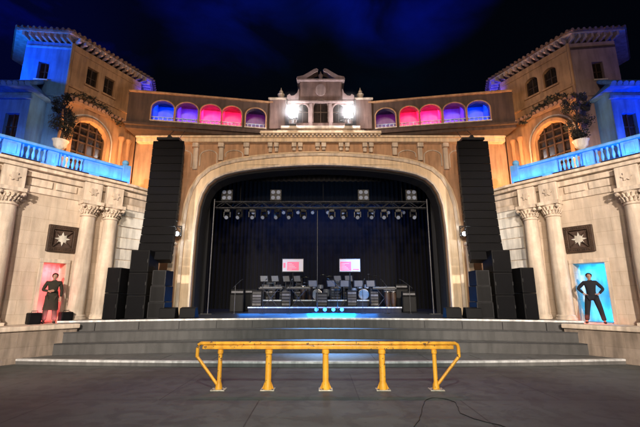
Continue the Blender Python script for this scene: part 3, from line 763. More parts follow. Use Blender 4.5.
    # rafter tails
    for ff, LL in ((TI, LI), (TO, LO), (TC, LC)):
        n = int(LL / 0.24)
        for k in range(n + 1):
            s = 0.06 + (LL - 0.12) * k / n
            part('rafter_tail', MB(ff).slab([(0, 0)] * 0 or [(s - 0.04, 11.62), (s + 0.04, 11.62), (s + 0.04, 11.787), (s - 0.04, 11.787)], -0.36, -0.003), 'rafter', tw)
        part('frieze_band', MB(ff).box(0.02, LL - 0.02, -0.04, -0.003, 11.34, 11.43), 'stucco' if ff is TI else ('blue_light_tint' if (m == 1 and ff is TO) else 'stucco_d'), tw, bevel=0.01)
    # windows
    for wp in (w1, w2):
        a = min(p[0] for p in wp); b = max(p[0] for p in wp); t_ = max(p[1] for p in wp)
        wn = part('window', MB(TI).slab([(a - 0.06, 10.14), (b + 0.06, 10.14), (b + 0.06, 10.215), (a - 0.06, 10.215)], -0.08, 0.0 - 0.003), 'stucco', tw, bevel=0.01)
        part('pane', MB(TI).box(a, b, 0.16, 0.18, 10.22, t_), 'glassdark', wn)
        part('frame', MB(TI).box(a, a + 0.04, 0.10, 0.157, 10.22, t_).box(b - 0.04, b, 0.10, 0.157, 10.22, t_).box(a + 0.042, b - 0.042, 0.10, 0.157, 10.22, 10.26).box((a + b) / 2 - 0.015, (a + b) / 2 + 0.015, 0.10, 0.155, 10.262, t_).box(a + 0.042, b - 0.042, 0.105, 0.156, 10.6, 10.63), 'wood', wn)
    wn = part('window', MB(TO).box(0.50, 1.0, -0.07, -0.003, 9.93, 9.99), 'stone', tw, bevel=0.01)
    part('pane', MB(TO).box(0.55, 0.95, 0.16, 0.18, 10.0, 10.75), 'glassdark', wn)
    part('frame', MB(TO).box(0.73, 0.77, 0.12, 0.157, 10.0, 10.75).box(0.55, 0.95, 0.122, 0.155, 10.36, 10.39), 'wood', wn)
    # balcony door with arched head
    dd = part('door', MB(TI).slab(dr, 0.17, 0.2), 'glassdark', tw)
    mb = MB(TI)
    for s in (0.42, 0.74, 1.08, 1.42, 1.74):
        zt_ = 8.03 + math.sqrt(max(0, 0.69 ** 2 - (s + 0.02 - 1.11) ** 2)) - 0.01
        mb.box(s, s + 0.05, 0.10, 0.167, 6.02, max(zt_, 7.9))
    for z in (6.9, 7.35, 7.8, 8.1, 8.4):
        hw_ = 0.68 if z < 8.03 else math.sqrt(0.69 ** 2 - (z - 8.03) ** 2)
        mb.box(1.11 - hw_, 1.11 + hw_, 0.112, 0.165, z, z + 0.04)
    part('frame', mb, 'wood', dd)
    part('door_surround', band_arch(TI, 0.42, 1.80, 6.02, 8.72, 0.16, -0.10, -0.003), 'stucco', tw, bevel=0.03)
    part('door_surround', band_arch(TI, 0.20, 2.02, 6.02, 8.94, 0.07, -0.05, -0.003), 'stone', tw, bevel=0.02)
    # columns flanking the door
    for s in (2.45, 2.8):
        part('pilaster', MB(TI).lathe(s, -0.06, [(0.13, 6.0), (0.13, 6.2), (0.09, 6.25), (0.08, 8.4), (0.13, 8.5), (0.13, 8.6)], 14), 'stucco', tw, smooth=True)
    # small tiled hood over the door
    hd = part('hood', MB(TI).slab([(-0.05, 9.20), (2.25, 9.20), (2.15, 9.32), (0.05, 9.32)], -0.34, -0.003), 'tile', tw, bevel=0.01)
    tm = MB(TI)
    for k in range(13):
        s = 0.0 + k * 2.2 / 12
        tm.tube([(s, -0.42, 9.21), (s, -0.003, 9.42)], 0.075, 8)
    part('hood_tiles', tm, 'tile', hd, smooth=True)
    # climbing vine over the hood
    vn = thing('climbing_vine', TI(1.1, -0.25, 9.2), f'dark straggling vine over the balcony door hood of the {side} tower', 'vine')
    vb = MB(TI); pts = []
    for k in range(16):
        s = -0.25 + 2.4 * k / 15
        pts.append((s, -0.34 + 0.06 * math.sin(k), 9.12 + 0.42 * math.sin(math.pi * min(1, k / 13)) + 0.06 * math.sin(k * 2.1)))
    vb.tube(pts, 0.025, 6); part('stem', vb, 'bark', vn)
    lb = MB()
    for k, p in enumerate(pts):
        leaves(lb, TI(*p), random.uniform(0.08, 0.2), 26, 0.055)
    part('foliage', lb, 'leaf', vn)
    # white urn with dark shrub behind the balustrade
    up = TI(-0.25, -0.62, 0)
    ur = thing('stone_urn', (up.x, up.y, 5.99), f'white stone urn on a pedestal at the corner of the {side} tower', 'urn')
    UF = Fr((m * up.x, up.y), (1, 0), m)
    part('pedestal', MB(UF).box(-0.2, 0.2, -0.2, 0.2, 5.99, 6.72).box(-0.24, 0.24, -0.24, 0.24, 6.722, 6.80), 'white', ur, bevel=0.02)
    part('bowl', MB(UF).lathe(0, 0, [(0.12, 6.802), (0.12, 6.84), (0.05, 6.90), (0.08, 6.96), (0.2, 7.08), (0.22, 7.22), (0.27, 7.30), (0.25, 7.31), (0.2, 7.24)], 20), 'white', ur, smooth=True)
    sh = thing('potted_shrub', (up.x, up.y, 7.25), f'tall dark ragged shrub growing from the urn beside the {side} tower', 'shrub')
    sb = MB(UF)
    tips = [(0, 0, 7.25), (0.05, 0.02, 7.9), (-0.05, 0.0, 8.6), (0.0, 0.05, 8.8)]
    sb.tube(tips, [0.05, 0.04, 0.03, 0.015], 6)
    for k in range(8):
        z = 7.5 + k * 0.17; a = k * 2.4
        sb.tube([(0, 0, z), (0.3 * math.cos(a), 0.3 * math.sin(a), z + 0.22)], [0.02, 0.008], 5)
    part('trunk', sb, 'bark', sh)
    lb = MB()
    for k in range(20):
        z = 7.45 + 1.45 * random.random(); a = random.random() * 6.28; q = 0.26 * math.sin(math.pi * min(0.95, (z - 7.2) / 2.4)) + 0.08
        leaves(lb, UF(q * math.cos(a), q * math.sin(a), z), random.uniform(0.06, 0.3), 210, 0.04)
    part('foliage', lb, 'leaf', sh)

    # ---------------- low annex outside the tower
    an = thing('annex_building', (m * -12.8, 12.6, 0), f'low blue-lit annex with tiled roof outside the {side} tower', 'building')
    AF = Fr((-16.5, 12.35), (1, 0), m)
    awin = [[(3.1, 7.2), (3.6, 7.2), (3.6, 8.2), (3.1, 8.2)], [(4.3, 7.2), (4.8, 7.2), (4.8, 8.2), (4.3, 8.2)], [(5.3, 7.2), (5.8, 7.2), (5.8, 8.2), (5.3, 8.2)]]
    part('wall', MB(AF).slab([(0, 5.0), (6.1, 5.0), (6.1, 9.0), (0, 9.0)], 0, 0.25, awin), 'blue_light_wall_tint', an)
    part('wall', MB(AF).box(5.85, 6.098, 0.253, 0.85, 5.0, 8.998), 'blue_light_wall_tint', an)
    for wq in awin:
        wn = part('window', MB(AF).box(wq[0][0] - 0.04, wq[1][0] + 0.04, -0.06, -0.003, 7.12, 7.19), 'stone', an, bevel=0.01)
        part('pane', MB(AF).box(wq[0][0], wq[1][0], 0.14, 0.16, 7.2, 8.2), 'glassdark', wn)
        part('frame', MB(AF).box(wq[0][0] + 0.22, wq[0][0] + 0.26, 0.1, 0.137, 7.2, 8.2).box(wq[0][0], wq[1][0], 0.102, 0.136, 7.7, 7.73), 'wood', wn)
    part('cornice', MB(AF).box(-0.1, 6.2, -0.12, -0.003, 8.72, 8.84), 'blue_light_wall_tint', an, bevel=0.02)
    rfm = MB(AF)
    P_ = [AF(-0.3, -0.45, 9.003), AF(6.4, -0.45, 9.003), AF(-0.3, 2.4, 9.003), AF(6.4, 2.4, 9.003), AF(-0.3, -0.45, 9.07), AF(6.4, -0.45, 9.07), AF(0.3, 0.9, 9.95), AF(5.4, 0.9, 9.95)]
    rfm.hexa(P_)
    rf2 = part('roof', rfm, 'blue_light_wall_tint', an)
    tm = MB(AF)
    for k in range(32):
        s = -0.2 + k * 6.5 / 31
        tm.tube([(s, -0.5, 9.08), (s * 0.84 + 0.47, 0.86, 9.95)], 0.085, 8)
    part('roof_tiles', tm, 'blue_light_wall_tint', rf2, smooth=True)
    # blue wash lamps on the terrace for tower / annex
    bl = fr(-2.6, 1.0, 6.1)
    if m == 1:
        area(AF(4.6, -1.6, 6.1), AF(4.6, 0.2, 8.8), 20, (0.0, 0.10, 1.0), 2.6, 0.15, 120)
        area(AF(3.6, -0.6, 9.5), TO(0.9, 0, 11.0), 150, (0.0, 0.16, 1.0), 1.2, 0.2, 110)
        area(AF(3.0, -1.2, 8.6), AF(4.0, 0.4, 9.6), 10, (0.0, 0.2, 1.0), 2.0, 0.2, 120)
    else:
        area(AF(4.2, -1.5, 6.1), AF(4.2, 0.2, 8.8), 150, (0.0, 0.08, 1.0), 2.6, 0.15, 120)
        area(AF(2.8, -0.6, 9.0), AF(3.6, 1.2, 12.0), 40, (0.0, 0.05, 1.0), 1.6, 0.2, 120)
    # blue accent on the rear edge of the tower near the loggia
    area(core(-7.9, 15.9, 10.9), core(-8.6, 16.8, 11.6), 22, (0.05, 0.05, 1.0), 0.4, 0.2, 120)
    # orange uplights at the foot of the inner tower face
    area(TI(1.1, -0.75, 6.05), TI(1.1, 0.0, 9.6), 120, (1.0, 0.50, 0.20), 2.0, 0.12, 120)
    area(TI(2.7, -0.7, 6.05), TI(2.9, 0.0, 8.6), 50, (1.0, 0.45, 0.15), 0.8, 0.12, 140)

    # flight lamp on the arch reveal
    lm = thing('bracket_lamp', (m * -5.98, 15.6, 4.15), f'small bright spotlight on the {side} side of the stage arch', 'spotlight')
    LF = Fr((-5.98, 15.55), (1, 0), m)
    part('housing', MB(LF).tube([(0, 0.25, 4.4), (0, -0.02, 4.38)], [0.09, 0.11], 14), 'metal', lm)
    part('yoke', MB(LF).box(-0.14, -0.12, 0.05, 0.15, 4.3, 4.7).box(0.12, 0.14, 0.05, 0.15, 4.3, 4.7).box(-0.14, 0.14, 0.05, 0.15, 4.702, 4.73).box(-0.02, 0.02, 0.15, 0.6, 4.66, 4.69), 'metal', lm)
    part('lens', MB(LF).tube([(0, -0.022, 4.38), (0, -0.035, 4.38)], 0.085, 14), 'lamp_cool', lm)
    point(LF(0, -0.3, 4.38), 22, (0.8, 0.9, 1.0), 0.05)
    # floodlight on the gable ledge
    fl = thing('floodlight', (m * -1.24, 15.5, 9.27), f'blazing white floodlight on the ledge at the {side} of the central gable', 'floodlight')
    LF = Fr((-1.24, 15.55), (1, 0), m)
    part('housing', MB(LF).box(-0.22, 0.22, -0.04, 0.14, 9.60, 10.04), 'metal', fl, bevel=0.02)
    part('lens', MB(LF).tube([(0, -0.042, 9.82), (0, -0.06, 9.82)], 0.17, 20), 'lamp_white', fl)
    part('stand', MB(LF).box(-0.03, 0.03, 0.03, 0.09, 9.275, 9.597).box(-0.16, 0.16, -0.1, 0.2, 9.272, 9.30), 'metal', fl)
    point(LF(0, -0.16, 9.82), 190, (1.0, 0.93, 0.97), 0.12)
    HZ.append(LF(0, -0.2, 9.82))

# glow volumes added to imitate glare round the two floodlights
hm = bpy.data.materials.new('glare_haze'); hm.use_nodes = True
N, L = hm.node_tree.nodes, hm.node_tree.links
N.remove(N['Principled BSDF'])
vs_ = N.new('ShaderNodeVolumeScatter'); vs_.inputs['Color'].default_value = (1, 1, 1, 1); vs_.inputs['Anisotropy'].default_value = 0.1
tco = N.new('ShaderNodeTexCoord'); ln = N.new('ShaderNodeVectorMath'); ln.operation = 'LENGTH'
L.new(tco.outputs['Object'], ln.inputs[0])
mr = N.new('ShaderNodeMapRange'); mr.inputs['From Min'].default_value = 0.0; mr.inputs['From Max'].default_value = 1.0; mr.inputs['To Min'].default_value = 1.0; mr.inputs['To Max'].default_value = 0.0
pw_ = N.new('ShaderNodeMath'); pw_.operation = 'POWER'; pw_.inputs[1].default_value = 2.6
ml_ = N.new('ShaderNodeMath'); ml_.operation = 'MULTIPLY'; ml_.inputs[1].default_value = 0.42
L.new(ln.outputs['Value'], mr.inputs['Value']); L.new(mr.outputs['Result'], pw_.inputs[0]); L.new(pw_.outputs['Value'], ml_.inputs[0]); L.new(ml_.outputs['Value'], vs_.inputs['Density'])
L.new(vs_.outputs['Volume'], N['Material Output'].inputs['Volume'])
M['glare_haze'] = hm
for i, c in enumerate(HZ):
    b = bmesh.new(); bmesh.ops.create_icosphere(b, subdivisions=3, radius=1.0)
    me = bpy.data.meshes.new('glare_haze'); b.to_mesh(me); b.free(); me.materials.append(hm)
    o = bpy.data.objects.new('glare_haze', me); COL.objects.link(o); o.location = c
    tag(o, f'added glow volume imitating glare round the {["left", "right"][i]} floodlight on the gable ledge', 'glare_haze'); o['kind'] = 'stuff'

# ------------------------------------------------------------------ line arrays
def line_array(m):
    side = SIDE[m]
    t = thing('line_array_speaker', (m * -6.25, 14.6, 3.1), f'long black line array of stacked loudspeakers hanging at the {side} of the stage arch', 'loudspeaker')
    n = 15; h = 0.325; x = m * -6.17; y = 14.35; z = 8.0; ang = R(-4)
    P = MB(); P.box(-0.45 + x, 0.45 + x, y - 0.1, y + 0.5, 8.02, 8.12).box(x - 0.05, x + 0.05, y, y + 0.6, 8.12, 8.26)
    part('flying_frame', P, 'metal', t)
    py, pz = y, z
    for k in range(n):
        a = R(1.0 + 0.10 * k * k * 0.55)
        ca, sa = math.cos(a), math.sin(a)
        def q(u, v, w): return Vector((x + u, py + v * ca + w * sa * 1.0, pz + v * -sa * 0 - v * sa + w * ca))
        b = MB(); pts = []
        for w_ in (-h + 0.012, 0.0):
            for v_ in (0.0, 0.62):
                for u_ in (-0.63, 0.63):
                    uu = u_ * (1.0 if v_ == 0 else 0.72)
                    pts.append(q(uu, v_, w_ * (1 if v_ == 0 else 0.86)))
        b.hexa(pts)
        c = part('cabinet', b, 'cabinet', t, bevel=0.012)
        g = MB(); pts = []
        for w_ in (-h + 0.035, -0.022):
            for v_ in (-0.018, -0.003):
                for u_ in (-0.59, 0.59): pts.append(q(u_, v_, w_))
        g.hexa(pts); part('grille', g, 'grille', c)
        py += -h * sa; pz -= h * ca
    for sx_ in (-0.3, 0.3):
        part('hoist_chain', MB().tube([(x + sx_, y + 0.2, 8.1), (x + sx_ * 0.8, y + 1.0, 8.9)], 0.012, 6), 'metal', t)
    return t
line_array(1); line_array(-1)

# ------------------------------------------------------------------ ground stacks
def stack(name, x0, x1, y0, y1, z0, z1, label, mat, kind, group=None):
    t = thing(name, ((x0 + x1) / 2, (y0 + y1) / 2, z0), label, kind, group)
    b = part('cabinet', MB().box(x0, x1, y0, y1, z0, z1), mat, t, bevel=0.02)
    if kind == 'subwoofer':
        part('grille', MB().box(x0 + 0.05, x1 - 0.05, y0 - 0.015, y0 - 0.003, z0 + 0.05, z1 - 0.05), 'grille', t)
        for s in (x0 + 0.02, x1 - 0.05):
            part('handle', MB().box(s, s + 0.03, y0 - 0.03, y0 - 0.016, (z0 + z1) / 2 - 0.06, (z0 + z1) / 2 + 0.06), 'metal', t)
    else:
        for z in (z0 + 0.0, z1 - 0.03):
            part('edge_trim', MB().box(x0 - 0.004, x1 + 0.004, y0 - 0.008, y0 - 0.002, z, z + 0.02), 'case_trim', t)
        for s in (x0 + 0.0, x1 - 0.03):
            part('edge_trim', MB().box(s, s + 0.03, y0 - 0.010, y0 - 0.003, z0 + 0.035, z1 - 0.035), 'case_trim', t)
        0 and part('latch', MB().box((x0 + x1) / 2 - 0.05, (x0 + x1) / 2 + 0.05, y0 - 0.02, y0 - 0.002, z0 + (z1 - z0) * 0.45, z0 + (z1 - z0) * 0.6), 'steel', t)
for m in (1, -1):
    side = SIDE[m]
    def X(a, b): return (-b, -a) if m == 1 else (a, b)
    for k in range(3):
        a, b = X(6.13, 6.8)
        stack('subwoofer', a, b, 13.55, 14.4, 1.084 + k * 0.795, 1.084 + (k + 1) * 0.795 - 0.006, f'black subwoofer {["at the bottom", "in the middle", "on top"][k]} of the tall {side} stack', 'cabinet', 'subwoofer')
    for k in range(2):
        a, b = X(6.83, 7.3)
        b_ = (a, b)
        stack('subwoofer', a, b, 13.05, 13.75, 1.084 + k * 0.86, 1.084 + (k + 1) * 0.86 - 0.006, f'black subwoofer {["below", "above"][k]} in the low outermost {side} stack', 'cabinet', 'subwoofer')
    for k in range(3):
        a, b = X(5.5, 6.08)
        stack('flight_case', a + 0.03 * k, b - 0.02 * k, 13.7, 14.4, 1.084 + k * 0.56, 1.084 + (k + 1) * 0.56 - 0.008, f'dark grey flight case {["on the floor", "in the middle", "on top"][k]} of the {side} case pile under the line array', 'case', 'flight case')
    # pale square columns beside the arch
    pc = thing('arch_pillar', (m * -5.98, 15.6, 1.08), f'slim cream pillar with moulded foot standing beside the {side} arch leg', 'pillar')
    QF = Fr((-6.12, 15.55), (1, 0), m)
    part('shaft', MB(QF).box(-0.11, 0.11, -0.1, 0.1, 1.2, 3.9), 'arch', pc, bevel=0.02)
    part('base', MB(QF).box(-0.15, 0.15, -0.14, 0.14, 1.084, 1.197), 'arch', pc, bevel=0.02)
    part('capital', MB(QF).box(-0.15, 0.15, -0.14, 0.14, 3.903, 4.02), 'arch', pc, bevel=0.02)
    # monitor wedges on the stage corners
    for k, (wx, wy) in enumerate(((5.35, 13.8), (4.75, 14.1))):
        xx = m * -wx
        t = thing('monitor_wedge', (xx, wy, 1.08), f'low black stage monitor wedge near the {side} arch leg, {"outer" if k == 0 else "inner"} one of two', 'stage monitor')
        PF = Fr((-wx, wy), (1, 0), m)
        bm_ = MB(); q = PF
        bm_.hexa([q(-0.28, -0.22, 1.085), q(0.28, -0.22, 1.085), q(-0.28, 0.25, 1.085), q(0.28, 0.25, 1.085), q(-0.28, -0.18, 1.42), q(0.28, -0.18, 1.42), q(-0.28, 0.05, 1.46), q(0.28, 0.05, 1.46)])
        part('cabinet', bm_, 'cabinet', t, bevel=0.015)
        bm_ = MB(); bm_.hexa([q(-0.24, 0.262, 1.13), q(0.24, 0.262, 1.13), q(-0.24, 0.275, 1.13), q(0.24, 0.275, 1.13), q(-0.24, 0.09, 1.43), q(0.24, 0.09, 1.43), q(-0.24, 0.10, 1.44), q(0.24, 0.10, 1.44)])
        part('grille', bm_, 'grille', t)
        0 and part('cable_socket', MB(PF).box(-0.08, 0.08, -0.235, -0.222, 1.16, 1.24), 'steel', t)

# two black cases beside the figure in the red doorway
wl = Fr((-8.7, 12.6), (0.6, 0.8), 1)
for k, s in enumerate((-0.56, 0.30)):
    p = wl(s, -0.36, 1.0)
    t = thing('equipment_box', p, f'small black equipment box on the ledge {"left" if k == 0 else "right"} of the figure in the red doorway', 'equipment box')
    part('body', MB(wl).box(s - 0.17, s + 0.17, -0.52, -0.22, 1.004, 1.34), 'cabinet', t, bevel=0.03)
    part('handle', MB(wl).tube([(s - 0.08, -0.37, 1.34), (s - 0.08, -0.37, 1.39), (s + 0.08, -0.37, 1.39), (s + 0.08, -0.37, 1.34)], 0.012, 6), 'metal', t)
    part('grille', MB(wl).box(s - 0.13, s + 0.13, -0.532, -0.523, 1.05, 1.29), 'grille', t)

# ------------------------------------------------------------------ stage house: drapes, truss, band gear
def drape(name, x0, x1, y0, y1, z0, z1, label, fold=0.25, amp=0.07, top=None):
    bm_ = bmesh.new(); L_ = math.hypot(x1 - x0, y1 - y0); n = int(L_ / 0.04)
    dx, dy = (x1 - x0) / L_, (y1 - y0) / L_
    rows = []
    for z in (z0, (z0 + z1) / 2, z1):
        row = []
        for i in range(n + 1):
            t = L_ * i / n; a = amp * math.sin(2 * math.pi * t / fold + 0.7 * math.sin(t * 1.7)) * (1.0 if z < z1 else 0.6)
            row.append(bm_.verts.new((x0 + dx * t - dy * a, y0 + dy * t + dx * a, z)))
        rows.append(row)
    for a, b in zip(rows, rows[1:]):
        for i in range(n): bm_.faces.new((a[i], a[i + 1], b[i + 1], b[i]))
    return tag(part(name, bm_, 'drape', None, smooth=True), label, 'curtain')
drape('back_curtain', -9, 9, 25.0, 25.0, 1.08, 9.2, 'wide black backdrop curtain closing the rear of the stage')
for m in (1, -1):
    sd = SIDE[m]
    drape('side_curtain', m * -7.6, m * -5.15, 17.2, 17.2, 1.09, 8.5, f'black leg curtain nearest the audience, {sd} of the stage')
    drape('side_curtain', m * -8.2, m * -5.9, 20.0, 20.0, 1.09, 8.5, f'black leg curtain halfway back, {sd} of the stage')
    drape('side_curtain', m * -8.8, m * -8.8, 16.8, 25.0, 1.09, 9.2, f'black masking curtain along the {sd} side of the stage')
drape('border_curtain', -8, 8, 17.6, 17.6, 7.3, 9.0, 'short black border curtain across the top of the stage, front one')
drape('border_curtain', -8, 8, 21.0, 21.0, 7.0, 9.0, 'short black border curtain across the top of the stage, rear one')
part('stage_roof', MB().box(-9, 9, 16.82, 25.2, 9.21, 9.35), 'drape', None, kind='structure')

def truss(y, z, x0, x1, label, s=0.30):
    t = thing('lighting_truss', ((x0 + x1) / 2, y, z), label, 'truss')
    b = MB()
    cs_ = [(-s / 2, 0), (s / 2, 0), (-s / 2, s), (s / 2, s)]
    for dy, dz in cs_: b.tube([(x0, y + dy, z + dz), (x1, y + dy, z + dz)], 0.025, 8)
    part('chord', b, 'dull_steel', t, smooth=True)
    b = MB(); n = int((x1 - x0) / 0.45)
    for i in range(n):
        xa, xb = x0 + (x1 - x0) * i / n, x0 + (x1 - x0) * (i + 1) / n
        f_ = i % 2
        for dy in (-s / 2, s / 2): b.tube([(xa, y + dy, z + (s if f_ else 0)), (xb, y + dy, z + (0 if f_ else s))], 0.012, 5)
        for dz in (0, s): b.tube([(xa, y + (-s / 2 if f_ else s / 2), z + dz), (xb, y + (s / 2 if f_ else -s / 2), z + dz)], 0.012, 5)
    part('lacing', b, 'dull_steel', t)
    for x in (x0 + 1.2, (x0 + x1) / 2 + 0.1, x1 - 1.2):
        part('hoist_cable', MB().tube([(x, y, z + s), (x, y, 9.2)], 0.012, 6), 'metal', t)
truss(18.0, 6.05, -5.15, 5.2, 'long silver lighting truss crossing the stage in front')
truss(22.0, 7.05, -5.4, 5.4, 'higher silver lighting truss at the rear of the stage')

def mover(x, y, z, tilt, first=[None]):
    return x
def make_mover():
    t = thing('moving_light', (0, 0, 0), 'moving head stage light', 'stage light', 'moving lights hanging on the front truss')
    part('base', MB().box(-0.13, 0.13, -0.10, 0.10, -0.16, -0.04), 'metal', t, bevel=0.01)
    part('clamp', MB().box(-0.02, 0.02, -0.03, 0.03, -0.04, 0.03), 'dull_steel', t)
    part('yoke', MB().box(-0.17, -0.13, -0.05, 0.05, -0.42, -0.17).box(0.13, 0.17, -0.05, 0.05, -0.42, -0.17).box(-0.17, 0.17, -0.05, 0.05, -0.168, -0.162), 'metal', t)
    h = part('head', MB().tube([(0, 0.14, -0.30), (0, 0.05, -0.36), (0, -0.16, -0.46)], [0.08, 0.115, 0.105], 14), 'metal', t, smooth=True)
    part('lens', MB().tube([(0, -0.162, -0.461), (0, -0.172, -0.466)], 0.088, 14), 'lamp_dim', h)
    return t
proto = make_mover()
mxs = [-4.55, -3.95, -3.35, -2.75, -2.1, -1.5, -0.85, 0.55, 1.15, 1.8, 2.45, 3.1, 3.8, 4.5]
words = ['first', 'second', 'third', 'fourth', 'fifth', 'sixth', 'seventh', 'eighth', 'ninth', 'tenth', 'eleventh', 'twelfth', 'thirteenth', 'fourteenth']
for i, x in enumerate(mxs):
    loc = (x, 18.0, 6.02); lb_ = f'black moving head light on the front truss, {words[i]} from the left'
    if i == 0:
        proto.location = loc; proto['label'] = lb_; o = proto
    else: o = dup(proto, loc, R(random.uniform(-25, 25)), lb_)
# four-lamp blinders on the upper side of the front truss
def make_blinder():
    t = thing('blinder_light', (0, 0, 0), 'four-lamp blinder', 'stage light', 'four-lamp blinders above the front truss')
    part('housing', MB().box(-0.28, 0.28, -0.05, 0.12, 0.0, 0.56), 'metal', t, bevel=0.02)
    for sx_ in (-0.13, 0.13):
        for sz_ in (0.14, 0.42):
            part('lamp', MB().tube([(sx_, -0.052, sz_), (sx_, -0.07, sz_)], 0.095, 14), 'lamp_dim', t)
    return t
pb = make_blinder()
for i, x in enumerate((-4.6, -2.2, 2.1, 4.45)):
    lb_ = f'four-lamp blinder standing on the front truss, {words[i]} from the left'
    if i == 0: pb.location = (x, 17.95, 6.42); pb['label'] = lb_
    else: dup(pb, (x, 17.95, 6.42), 0, lb_)
def make_par():
    t = thing('par_can', (0, 0, 0), 'par can', 'stage light', 'par cans hanging on the rear truss')
    c = part('can', MB().tube([(0, 0.16, -0.18), (0, -0.14, -0.30)], [0.09, 0.115], 14), 'metal', t, smooth=True)
    part('lens', MB().tube([(0, -0.142, -0.301), (0, -0.15, -0.304)], 0.095, 14), 'lamp_dim', c)
    part('yoke', MB().box(-0.14, -0.125, -0.03, 0.03, -0.26, 0.0).box(0.125, 0.14, -0.03, 0.03, -0.26, 0.0).box(-0.14, 0.14, -0.03, 0.03, 0.002, 0.015), 'metal', t)
    return t
pp = make_par()
for i in range(12):
    x = -4.9 + i * 0.89; lb_ = f'black par can on the rear truss, {words[i]} from the left'
    if i == 0: pp.location = (x, 22.0, 7.0); pp['label'] = lb_
    else: dup(pp, (x, 22.0, 7.0), R(random.uniform(-20, 20)), lb_)
# towers carrying the front truss
for m in (1, -1):
    t = thing('truss_upright', (m * -4.95, 17.2, 1.08), f'thin silver pole rising from the stage at its {SIDE[m]} edge', 'pole')
    part('pole', MB().tube([(m * -4.98, 17.2, 1.1), (m * -4.98, 17.2, 6.3)], 0.03, 10), 'dull_steel', t, smooth=True)
    part('base_plate', MB().box(m * -4.98 - 0.25, m * -4.98 + 0.25, 16.95, 17.45, 1.084, 1.11), 'metal', t)
t = thing('truss_upright', (-0.1, 18.3, 1.08), 'thin silver pole rising at the middle of the stage', 'pole')
part('pole', MB().tube([(-0.16, 18.3, 1.1), (-0.16, 18.3, 6.1)], 0.022, 10), 'dull_steel', t, smooth=True)
part('base_plate', MB().box(-0.4, 0.08, 18.06, 18.54, 1.084, 1.11), 'metal', t)

# risers
def riser(x0, x1, y0, y1, z0, z1, label):
    t = thing('stage_riser', ((x0 + x1) / 2, (y0 + y1) / 2, z0), label, 'riser')
    part('deck', MB().box(x0, x1, y0, y1, z1 - 0.10, z1), 'riser', t)
    part('edge_strip', MB().box(x0, x1, y0 - 0.02, y0 - 0.002, z1 - 0.045, z1 + 0.01), 'riser_edge', t)
    part('skirt', MB().box(x0 + 0.02, x1 - 0.02, y0 + 0.02, y0 + 0.05, z0, z1 - 0.102), 'riser', t)
    n = int((x1 - x0) / 1.0)
    for i in range(n + 1):
        x = x0 + 0.05 + (x1 - x0 - 0.1) * i / n
        part('leg', MB().tube([(x, y0 + 0.08, z0), (x, y0 + 0.08, z1 - 0.1)], 0.025, 8), 'dull_steel', t)
riser(-3.5, 3.9, 18.7, 20.3, 1.084, 1.34, 'low wide front riser across the middle of the stage, white front edge')
riser(-3.4, 3.0, 20.32, 24.0, 1.084, 1.66, 'taller rear riser behind the front one, white front edge')
# video screens
for i, (x0, x1) in enumerate(((-2.05, -0.90), (0.98, 2.12))):
    t = thing('display_screen', ((x0 + x1) / 2, 20.2, 1.34), f'lit white and pink display panel on a black stand, {"left" if i == 0 else "right"} of the stage centre', 'display screen')
    part('housing', MB().box(x0, x1, 20.2, 20.3, 3.10, 3.82), 'metal', t, bevel=0.01)
    part('picture', MB().box(x0 + 0.03, x1 - 0.03, 20.190, 20.197, 3.14, 3.78), 'screen_w', t)
    f_ = (x1 - x0)
    if i == 0:
        mk = [(0.24, 0.78, 0.08, 0.78), (0.06, 0.16, 0.3, 0.7)]
    else:
        mk = [(0.05, 0.56, 0.06, 0.80), (0.64, 0.92, 0.12, 0.2)]
    for (a_, b_, c_, d_) in mk:
        part('picture_mark', MB().box(x0 + f_ * a_, x0 + f_ * b_, 20.182, 20.187, 3.14 + 0.64 * c_, 3.14 + 0.64 * d_), 'screen_p', t)
    for k in range(5):
        zz = 3.24 + 0.075 * k
        part('picture_line', MB().box(x0 + f_ * (mk[0][0] + 0.05), x0 + f_ * (mk[0][0] + 0.22 + 0.2 * ((k * 7 + i * 3) % 4) / 3), 20.176, 20.180, zz, zz + 0.022), 'screen_w', t)
    part('stand', MB().tube([((x0 + x1) / 2, 20.26, 1.35), ((x0 + x1) / 2, 20.26, 3.1)], 0.035, 8).box((x0 + x1) / 2 - 0.3, (x0 + x1) / 2 + 0.3, 20.0, 20.5, 1.343, 1.37), 'metal', t)

